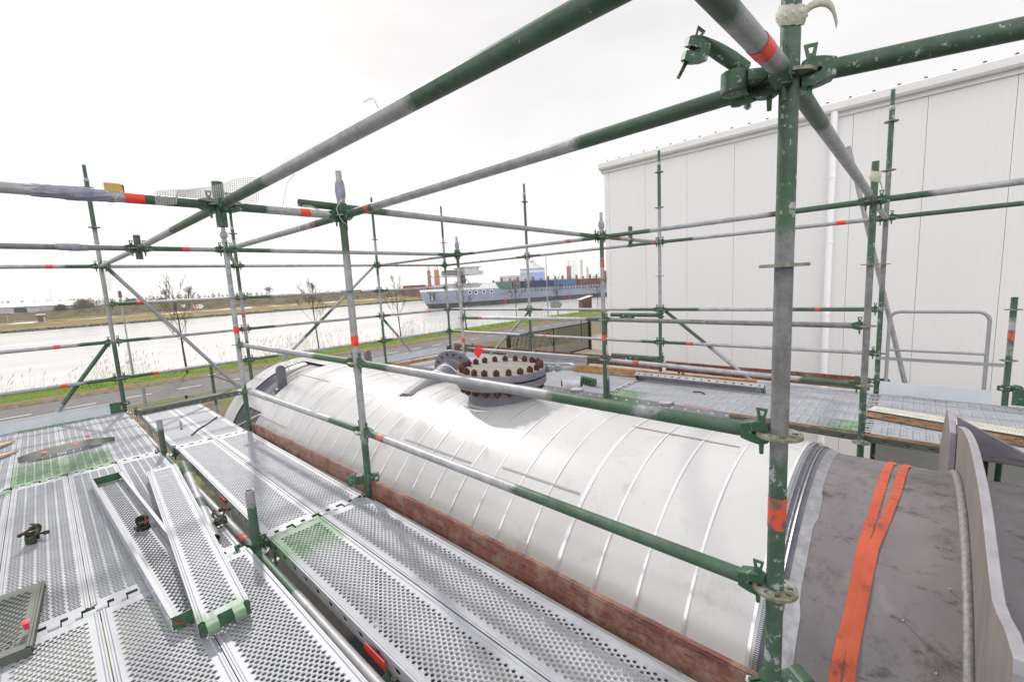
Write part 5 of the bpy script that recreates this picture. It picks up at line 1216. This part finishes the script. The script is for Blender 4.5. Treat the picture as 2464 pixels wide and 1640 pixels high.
# ---- street lamps and signs
def lamp(label, x, y, z, h, head, r=.06, g_='lamp posts along the canal'):
    R = root('lamp_post', label, 'lamp post', (x, y, z), g_); mb = MB(); mb.sweep([(0, 0, 0), (0, 0, h*.45), (0, 0, h*.46), (0, 0, h)], [r, r, r*.65, r*.5], 12); link('pole', mb.mesh('pole', 'galv_pale', 50), R)
    if head:
        mb = MB(); mb.lathe([(.0001, h-.02), (.10, h), (.11, h+.08), (.10, h+.45), (.05, h+.5), (.0001, h+.5)], None, 12); link('lantern', mb.mesh('lantern', 'ship_deck', 40), R)
    return R
lamp('tall grey lamp post on the near bank right of the left corner post', 2.7, 42.1, GZ-.4, 6.0, True, .075)
lamp('tall slim grey lamp post in front of the dark blue container', 46.45, 37.2, GZ, 8.8, False, .085)
R = root('road_sign', 'back of a pointed road sign on a pole beside the post at the silo', 'sign', (45.5, 34.9, GZ), None); q = by = None
mb = MB(); mb.sweep([(0, 0, 0), (0, 0, 2.9)], .04, 8); link('pole', mb.mesh('pole', 'galv_pale', 50), R)
mb = MB(); mb.prism([(-.9, 1.45), (.25, 1.45), (.72, 2.1), (.25, 2.75), (-.9, 2.75)], 'y', -.06, -.045); link('panel', mb.mesh('panel', 'galv_pale', 0), R, (0, 0, 0), (0, 0, radians(-40)))
R = root('brown_hut', 'small brown hut with a slanted pale roof at the waterside by the hall corner', 'hut', (61.0, 40.6, GZ-.25)); mb = MB(); mb.prism([(-.85, 0), (.85, 0), (.85, 2.75), (-.85, 2.3)], 'y', -.9, .9); link('wall', mb.mesh('wall', 'hut_brown'), R, rot=(0, 0, radians(-38)))
mb = MB(); mb.prism([(-1.1, 2.24), (1.0, 2.80), (1.0, 2.9), (-1.1, 2.34)], 'y', -1.05, 1.05); link('roof', mb.mesh('roof', 'silo_pale'), R, rot=(0, 0, radians(-38)))
R = root('brick_hut', 'small dark brick hut with a white flat roof on the far bank', 'hut', (-.98, 214.5, -3.05)); link('wall', MB().box(-.95, .95, -1, 1, 0, 2.55).mesh('wall', 'hut'), R); link('roof', MB().box(-1.15, 1.05, -1.15, 1.15, 2.55, 2.85).mesh('roof', 'pipe_white'), R)
link('door', MB().box(.45, .8, -1.02, -1.0, .1, 1.9).mesh('door', 'shed_wall'), R)
lamp('slim lamp post on the far bank in front of the white shed', -8.45, 214, -3.1, 6.3, False, .11, 'lamp posts on the far bank')
lamp('lamp post behind the white shed roof with a short arm', 3.4, 300, .4, 9.5, True, .12, 'lamp posts on the far bank')
R = root('no_mooring_sign', 'square white sign with a red border and black symbol on the far bank', 'sign', (43.1, 220, -3.0)); x_ = 0
for s in (-.55, .55): link('leg', MB().box(s-.05, s+.05, .05, .12, 0, 1.5).mesh('leg', 'ship_deck'), R)
link('panel', MB().box(-.92, .92, -.02, .03, 1.25, 3.05).mesh('panel', 'flag_red'), R); link('face', MB().box(-.76, .76, -.03, -.022, 1.42, 2.88).mesh('face', 'plastic_white'), R)
mb = MB(); mb.prism([(-.5, 2.72), (.40, 2.6), (.12, 2.3), (.12, 2.0), (.45, 1.75), (-.05, 1.68), (-.28, 1.95), (-.02, 2.2), (-.05, 2.45)], 'y', -.045, -.032); link('symbol', mb.mesh('symbol', 'black', 0), R)
mb = MB(); mb.prism([(-.74, 2.82), (-.62, 2.86), (.76, 1.5), (.66, 1.44)], 'y', -.052, -.046); link('slash', mb.mesh('slash', 'flag_red', 0), R)
R = root('arrow_sign', 'white arrow shaped sign pointing right beside the red bordered one', 'sign', (45.0, 220.2, -3.0)); mb = MB(); mb.prism([(-.9, 1.3), (.1, 1.3), (1.0, 2.2), (.1, 3.1), (-.9, 3.1)], 'y', -.03, .03); link('panel', mb.mesh('panel', 'plastic_white', 0), R); link('text_bar', MB().box(-.6, .35, -.036, -.031, 2.1, 2.3).mesh('text_bar', 'ship_pale'), R); link('leg', MB().box(-.25, -.15, .04, .1, 0, 1.4).mesh('leg', 'ship_deck'), R)
R = root('pole_sign', 'small white sign on a pole on the far bank left of the red bordered sign', 'sign', (38.6, 218, -3.0)); link('pole', MB().box(-.09, .09, -.05, .05, 0, 2.9).mesh('pole', 'galv_pale'), R); link('panel', MB().box(-.7, .7, -.08, -.05, 2.3, 3.3).mesh('panel', 'plastic_white'), R); link('symbol', MB().box(-.1, .2, -.1, -.082, 2.6, 3.1).mesh('symbol', 'ship_pale'), R)
# ---- sheds far left
def shed(label, x0, x1, y0, y1, zb, ze, zr, gx=True, doors=()):
    R = root('warehouse', label, 'warehouse', ((x0+x1)/2, (y0+y1)/2, zb), 'white sheds on the far bank'); hx, hy = (x1-x0)/2, (y1-y0)/2; e, r = ze-zb, zr-zb
    link('wall', MB().prism([(-hy, -1), (hy, -1), (hy, e), (0, r-.05), (-hy, e)], 'x', -hx, hx).mesh('wall', 'shed_wall'), R)
    mb = MB(); 
    for s in (-1, 1):
        a = [(-hx-.2, s*(hy+.4), e-.1), (hx+.2, s*(hy+.4), e-.1), (hx+.2, 0, r+.1), (-hx-.2, 0, r+.1)]; b_ = [(q[0], q[1], q[2]+.15) for q in a]; A = [mb.V(q) for q in a]; B = [mb.V(q) for q in b_]; mb.F(*A); mb.F(*B[::-1])
        for i in range(4): mb.F(A[i], A[(i+1) % 4], B[(i+1) % 4], B[i])
    link('roof', mb.mesh('roof', 'shed_roof'), R)
    for (a, b_, h, m) in doors: link('door', MB().box(a-(x0+x1)/2, b_-(x0+x1)/2, -hy-.05, -hy, .05, h).mesh('door', m), R)
shed('long low white shed with a dark door at the left edge of the far bank', -64, 3.7, 262, 280, .4, 2.75, 4.25, doors=[(-7.9, -4.4, 2.0, 'window'), (-1.1, 2.2, 2.1, 'ship_pale'), (-18, -14, 2.0, 'ship_pale'), (-30, -26, 2.0, 'window')])
shed('smaller pale shed end beside the big brown bush', 3.9, 10.2, 264, 282, .3, 2.5, 4.2)
# ---- hall
HX = 10.0; HY = 6.43; HT = 4.60
R = root('white_hall', 'large white panelled industrial hall filling the right side', 'hall', (HX, -10, GZ)); mb = MB(); H = HT-GZ
seams = [6.30, 5.207, 4.093, 2.990, 1.895, .801, -.278, -1.358]
while seams[-1] > -40: seams.append(seams[-1]-1.09)
edges_ = [HY]+seams
for i in range(len(edges_)-1): mb.box(0, .1, edges_[i+1]+10+.003, edges_[i]+10-.003, 0, H)
link('wall', mb.mesh('wall', 'building'), R)
mb = MB(); mb.box(.03, .09, edges_[-1]+10, HY+10, .05, H-.01); mb.box(.1, 40, HY+10-.12, HY+10-.02, 0, H); link('wall_joint', mb.mesh('wall_joint', 'joint'), R)
mb = MB(); mb.box(-.012, .13, HY+10-.13, HY+10+.012, 0, H); link('corner_trim', mb.mesh('corner_trim', 'trim_white'), R)
mb = MB(); L_ = 0
pr = [(.0, H-.10), (-.05, H-.10), (-.05, H-.02), (-.16, H-.02), (-.19, H+.02), (-.19, H+.15), (-.17, H+.17), (.12, H+.20), (.12, H-.1)]
mb.prism(pr, 'y', -40+10, HY+10+.10); link('gutter', mb.mesh('gutter', 'trim_white', 0), R)
mb = MB(); mb.prism([(.121, H+.14), (.121, H+.22), (20, H+1.6), (20, H+1.5)], 'y', -30, HY+10+.05); link('roof', mb.mesh('roof', 'roof_grey', 0), R)
mb = MB(); mb.lathe([(.0001, .0), (.034, .0), (.034, .03), (.02, .055), (.0001, .06)], None, 8); plug = mb.mesh('roof_plug', 'black', 0); y_ = HY-.12
while y_ > -9: link('roof_plug', plug, R, (-.04, y_+10, H+.175)); y_ -= .363
mb = MB(); mb.sweep([(-.12, 1.10+10, 0), (-.12, 1.10+10, H-.02)], .062, 20); link('downpipe', mb.mesh('downpipe', 'pipe_white', 50), R)
for z in (.9, 2.5, 4.1, 5.6, 6.9, 7.6):
    mb = MB(); mb.lathe([(.063, 0), (.070, .005), (.070, .06), (.063, .065)], Matrix.Translation((-.12, 11.10, z)), 20); link('pipe_collar', mb.mesh('pipe_collar', 'pipe_white', 40), R)
mb = MB(); z = .6
while z < H: mb.lathe([(.012, 0), (.012, .006)], Matrix.Translation((-.013, HY+10-.118, z)) @ Matrix.Rotation(-pi/2, 4, 'Y'), 6); z += .62
link('rivets', mb.mesh('rivets', 'joint', 0), R)
R = root('concrete_base', 'rust streaked pale plate wall below the far deck beside the support plate', 'wall', (5.3, -.6, GZ)); link('wall', MB().box(0, .1, -2.5, .6, 0, 3.2).mesh('wall', 'trim_white'), R); link('rust_streak', MB().box(-.006, -.001, -.35, -.30, 1.2, 3.1).mesh('rust_streak', 'rust'), R)
# ---- ship
sdir = Vector((.9385, -.3453, 0)); snrm = Vector((sdir.y, -sdir.x, 0))*-1   # away from the camera
SR = root('cargo_ship', 'long grey inland cargo ship with a black bottom moored across the canal', 'ship', (85.69, 104.56, WZ)); SR.rotation_euler = (0, 0, atan2(sdir.y, sdir.x))
# local: x along the side, y away from us, z above water
def hull(name, z0, z1, mat, s0, s1, tumble=1.):
    mb = MB(); pts0 = []; pts1 = []
    def ring(z, t):
        sx = s0+(s1-s0)*t
        return [(sx+1.2, 10.6, z), (sx, 8.2, z), (sx-.2, 5.7, z), (sx+.3, 3.0, z), (sx+3.2, .75, z), (sx+7.5, 0, z), (62, 0, z), (92, 0, z), (96, 5.7, z), (92, 11.4, z), (sx+8, 11.4, z)]
    R0, R1 = [mb.V(q) for q in ring(z0, 0)], [mb.V(q) for q in ring(z1, 1)]; n = len(R0)
    for i in range(n): mb.F(R0[i], R0[(i+1) % n], R1[(i+1) % n], R1[i])
    mb.F(*R0[::-1]); mb.F(*R1); return link(name, mb.mesh(name, mat, 0), SR)
hull('hull_bottom', -.8, 1.45, 'ship_boot', -5.2, -6.6)
hull('hull', 1.45, 3.2, 'ship_grey', -6.6, -7.6)
mb = MB(); top = [(-8.0, 5.2)]
# raised bow block with white bulwark
def ring2(z, sx, xe): return [(sx+1.2, 10.6, z), (sx, 8.2, z), (sx-.2, 5.7, z), (sx+.3, 3.0, z), (sx+3.2, .75, z), (sx+7.5, -.02, z), (xe, -.02, z), (xe, 11.42, z), (sx+8, 11.4, z)]
def block(name, z0, z1, mat, sa, sb, xa, xb):
    mb = MB(); A = [mb.V(q) for q in ring2(z0, sa, xa)]; B = [mb.V(q) for q in ring2(z1, sb, xb)]; n = len(A)
    for i in range(n): mb.F(A[i], A[(i+1) % n], B[(i+1) % n], B[i])
    mb.F(*A[::-1]); mb.F(*B); return link(name, mb.mesh(name, mat, 0), SR)
block('forecastle', 3.2, 5.25, 'ship_grey', -7.6, -8.1, 19.0, 15.8)
block('bulwark', 5.25, 5.85, 'ship_white', -8.1, -8.2, 15.6, 15.2)
mb = MB(); mb.prism([(8.6, 5.852), (15.15, 5.852), (14.5, 7.0), (10.6, 7.0)], 'y', -.03, .35); link('side_screen', mb.mesh('side_screen', 'ship_white', 0), SR)
mb = MB(); mb.box(-3.5, 13.5, 2.2, 9.2, 5.85, 7.1); mb.box(-1, 9, 1.6, 9.8, 7.1, 7.35); link('deckhouse', mb.mesh('deckhouse', 'ship_pale', 0), SR)
mb = MB(); mb.prism([(3.6, 7.35), (6.0, 7.35), (5.9, 10.0), (5.2, 9.6)], 'y', 4.2, 7.2); link('mast_foot', mb.mesh('mast_foot', 'ship_deck', 0), SR)
mb = MB(); mb.box(4.8, 9.6, 1.2, 10.2, 9.9, 12.2); mb.box(9.6, 11.4, 2.2, 9.2, 9.9, 11.1); link('wheelhouse', mb.mesh('wheelhouse', 'ship_pale', 0), SR)
mb = MB(); mb.box(4.2, 10.4, .9, 10.5, 12.2, 12.35); mb.box(-5.5, 4.6, 5.5, 5.8, 9.55, 9.75); mb.box(-.5, 3.9, 3, 8.5, 10.0, 11.6); link('wheelhouse_roof', mb.mesh('wheelhouse_roof', 'ship_deck', 0), SR)
for x in (5.1, 7.2, 10.0, 12.6): link('porthole', MB().box(x, x+.75, -.05, -.025, 3.95, 4.75).mesh('porthole', 'window'), SR); link('porthole_frame', MB().box(x-.18, x+.93, -.045, -.02, 3.77, 4.93).mesh('porthole_frame', 'ship_white'), SR)
o = link('anchor_recess', MB().box(-.75, .75, -.30, -.12, 2.5, 4.5).mesh('anchor_recess', 'window', 0), SR, (-6.1, 1.80, 0), (0, 0, radians(-37.8)))
mb = MB(); mb.box(-.12, .12, -.42, -.30, 2.9, 4.2); mb.box(-.42, .42, -.42, -.30, 2.7, 2.95); link('anchor', mb.mesh('anchor', 'ship_pale', 0), SR, (-6.1, 1.80, 0), (0, 0, radians(-37.8)))
mb = MB()
for k in range(11):
    if k != 5: mb.box(-1.6+k*.30, -1.40+k*.30, -.34, -.22, 4.75, 5.05)
link('name_lettering', mb.mesh('name_lettering', 'ship_deck', 0), SR, (-6.1, 1.80, 0), (0, 0, radians(-37.8)))
mb = MB(); mb.box(15.8, 96, -.02, .3, 3.2, 3.55); mb.box(15.8, 92, 1.1, 10.3, 3.2, 4.75); link('coaming', mb.mesh('coaming', 'ship_grey', 0), SR)
mb = MB(); x = 16.0
while x < 92: mb.box(x, x+.16, .75, 1.12, 3.3, 4.78); x += 1.25
mb.box(15.8, 92, .9, 1.2, 4.75, 4.95); link('ribs', mb.mesh('ribs', 'ship_deck', 0), SR)
mb = MB(); x = 15.8
while x < 92: mb.box(x, x+.06, .05, .11, 3.55, 4.5); x += 2.5
mb.box(15.8, 92, .05, .10, 4.45, 4.5); mb.box(15.8, 92, .05, .10, 4.0, 4.04); link('railing', mb.mesh('railing', 'ship_white', 0), SR)
for (x, nm) in ((17.6, 0), (43.0, 0), (70, 0)): link('draught_mark', MB().box(x, x+.35, -.05, -.01, -.1, 2.1).mesh('draught_mark', 'flag_red'), SR)
sm = SR.matrix_basis.copy(); SRm = Matrix.Translation(SR.location) @ Matrix.Rotation(SR.rotation_euler.z, 4, 'Z')
def container(label, x0, x1, y0, z0, mat, h=2.6):
    p = SRm @ Vector(((x0+x1)/2, y0+1.2, z0)); R = root('shipping_container', label, 'container', p, 'containers on the ship'); R.rotation_euler = (0, 0, SR.rotation_euler.z); hx = (x1-x0)/2; mb = MB(); n = int((x1-x0)/.28)
    mb.box(-hx+.1, hx-.1, -1.16, 1.2, .1, h-.1)
    for k in range(n): 
        xx = -hx+.15+k*(2*hx-.3)/n; mb.box(xx, xx+.13, -1.2, -1.16, .1, h-.1)
    link('body', mb.mesh('body', mat), R); mb = MB(); 
    for s in (-hx, hx-.14): mb.box(s, s+.14, -1.22, 1.22, 0, h)
    mb.box(-hx, hx, -1.22, -1.14, 0, .12); mb.box(-hx, hx, -1.22, -1.14, h-.12, h); link('frame', mb.mesh('frame', mat), R); return R
container('green container nearest the bow of the ship, standing on another', 15.4, 21.4, 1.7, 4.6, 'con_green')
container('dark container between the green and the dark blue one', 21.8, 24.6, 1.7, 4.6, 'ship_deck')
container('dark navy blue container on the ship', 25.6, 37.6, 1.7, 4.5, 'con_navy')
container('light blue container on the ship', 36.2+1.6, 47.5, 1.7, 4.5, 'con_blue')
container('long dark red container on the ship in front of the brown hut', 48.6, 60.8, 1.7, 4.4, 'con_red')
container('red container farther along the ship next to the hall corner', 61.2, 73.4, 1.7, 4.4, 'con_red')
container('orange brown container stacked highest by the hall corner', 62.5, 68.5, 4.3, 7.0, 'con_orange')
for k in range(18):
    x = 15.5+k*3.05; g_ = link('cell_guide', MB().box(x, x+.45, 3.9, 4.3, 4.7, 7.9+.25*(k % 3)).mesh('cell_guide', 'ship_deck', 0), SR)
    if k % 2: link('guide_head', MB().box(x-.1, x+.6, 3.88, 4.32, 7.0, 8.5).mesh('guide_head', 'con_orange', 0), g_)
mb = MB(); mb.box(15.5, 72, 4.35, 4.45, 7.35, 7.5); link('guide_rail', mb.mesh('guide_rail', 'ship_deck', 0), SR)
# ---- port beyond
R = root('silo', 'large round silo with blue and cream bands and a conical roof', 'silo', (226.5, 190, .6)); s8 = 8.3
for (a, b_, m) in ((-1, 8.2, 'silo_blue'), (8.201, 9.6, 'silo_pale'), (9.601, 10.9, 'silo_blue')):
    mb = MB(); mb.lathe([(s8, a), (s8, b_)], None, 40); link('band', mb.mesh('band', m, 40), R)
mb = MB(); mb.lathe([(s8, 8.2), (s8+.02, 9.6)], None, 40); link('band', mb.mesh('band', 'silo_pale', 40), R)
mb = MB(); mb.lathe([(s8+.2, 10.9), (2.0, 14.6), (1.4, 14.9)], None, 40); link('roof', mb.mesh('roof', 'silo_pale', 40), R)
mb = MB(); mb.box(-1.1, 1.1, -1.1, 1.1, 14.5, 16.2); link('roof_cabin', mb.mesh('roof_cabin', 'ship_pale', 0), R)
R = root('port_building', 'low pale building left of the banded silo', 'building', (209, 190, .3)); link('wall', MB().box(-9, 9, -5, 5, -1, 6.6).mesh('wall', 'ship_pale'), R); link('roof', MB().box(-9.3, 9.3, -5.3, 5.3, 6.6, 6.9).mesh('roof', 'silo_pale'), R)
def crane(label, x, y, z0, h, wdt, mat, jib=0, name='harbour_crane', lattice=False):
    R = root(name, label, 'crane', (x, y, z0), 'cranes in the far port'); mb = MB()
    if lattice:
        for dx, dy in ((-1, -1), (1, -1), (1, 1), (-1, 1)): mb.sweep([(dx*wdt/2, dy*wdt/2, 0), (dx*wdt/5, dy*wdt/5, h)], .18, 4)
        for k in range(int(h/1.6)):
            t = k*1.6/h; w1 = wdt/2*(1-.6*t); w2 = wdt/2*(1-.6*(t+1.6/h)); z = k*1.6; s = 1 if k % 2 else -1
            mb.sweep([(-s*w1, -w1, z), (s*w2, -w2, z+1.6)], .12, 4); mb.sweep([(s*w1, w1, z), (-s*w2, w2, z+1.6)], .12, 4)
        link('lattice_mast', mb.mesh('lattice_mast', mat), R)
    else:
        mb.prism([(-wdt/2, 0), (wdt/2, 0), (wdt*.36, h*.75), (-wdt*.36, h*.75)], 'y', -wdt/2, wdt/2); link('column', mb.mesh('column', mat), R)
        mb = MB()
        for s in (-1, 1): mb.box(s*wdt*.36-.25*(s > 0), s*wdt*.36+.25*(s < 0), -.3, .3, h*.75, h)
        mb.box(-wdt*.36, wdt*.36, -.3, .3, h-.4, h); link('head_frame', mb.mesh('head_frame', mat if not jib else 'silo_pale'), R)
        mb = MB(); mb.box(-wdt*1.6, wdt*1.2, -wdt, wdt, -.5, 1.2); link('base', mb.mesh('base', 'crane_red'), R)
    if jib: mb = MB(); mb.sweep([(wdt*.4, 0, h*.42), (wdt*.4+1.5, 0, h*.5)], .3, 4); link('cabin', mb.mesh('cabin', mat), R)
    return R
crane('slim dull red crane tower left of the orange one', 171, 230, 2.5, 14.5, 1.7, 'crane_red', 1)
crane('bright orange crane tower beyond the bow of the ship', 177.2, 230, 2.5, 14.8, 2.6, 'crane_orange', 1)
crane('tall dull red crane with a white head right of the silo', 325.6, 230, 1, 19.3, 3.2, 'crane_red', 1)
crane('thin lattice mast right of the tall red crane', 346, 230, 1, 20.5, 2.2, 'crane_rust', lattice=True)
crane('pale lattice derrick between the red crane and the thin mast', 333.5, 230, 1, 19.5, 5.5, 'silo_pale', lattice=True)
crane('short thin lattice mast nearest the hall corner', 356, 230, 1, 13.5, 1.8, 'crane_rust', lattice=True)
mb = MB(); rnd = random.Random(9); x = 150
for k, (x0, x1, y, h, m, lb) in enumerate(((150, 168, 212, 1.6, 'con_red', 'long dull red row of containers left of the ship bow'), (236, 300, 206, 2.2, 'silo_pale', 'long pale low building right of the silo'), (160, 172, 240, 3.2, 'con_red', 'low dull red port shed behind the orange crane'))):
    z0 = 1.0; R = root('port_shed', lb, 'building', ((x0+x1)/2, y, z0), 'low buildings in the far port'); link('wall', MB().box(-(x1-x0)/2, (x1-x0)/2, -4, 4, -3, h).mesh('wall', m), R); link('roof', MB().box(-(x1-x0)/2-.3, (x1-x0)/2+.3, -4.3, 4.3, h, h+.25).mesh('roof', 'roof_grey'), R)

# ---- thin air haze over the canal and the port
mb = MB(); mb.box(-700, 900, -300, 620, -12, 45); hz_ = link('haze', mb.mesh('haze', 'black'), None); hz_['kind'] = 'stuff'; hz_['label'] = 'thin pale haze in the air over the canal and port'
hm = bpy.data.materials.new('haze'); hm.use_nodes = True; t_ = hm.node_tree; t_.nodes.clear(); o_ = t_.nodes.new('ShaderNodeOutputMaterial'); v_ = t_.nodes.new('ShaderNodeVolumePrincipled')
v_.inputs['Color'].default_value = (.93, .95, 1, 1); v_.inputs['Density'].default_value = .00032; v_.inputs['Anisotropy'].default_value = .3; t_.links.new(v_.outputs[0], o_.inputs['Volume']); hz_.data.materials.clear(); hz_.data.materials.append(hm)
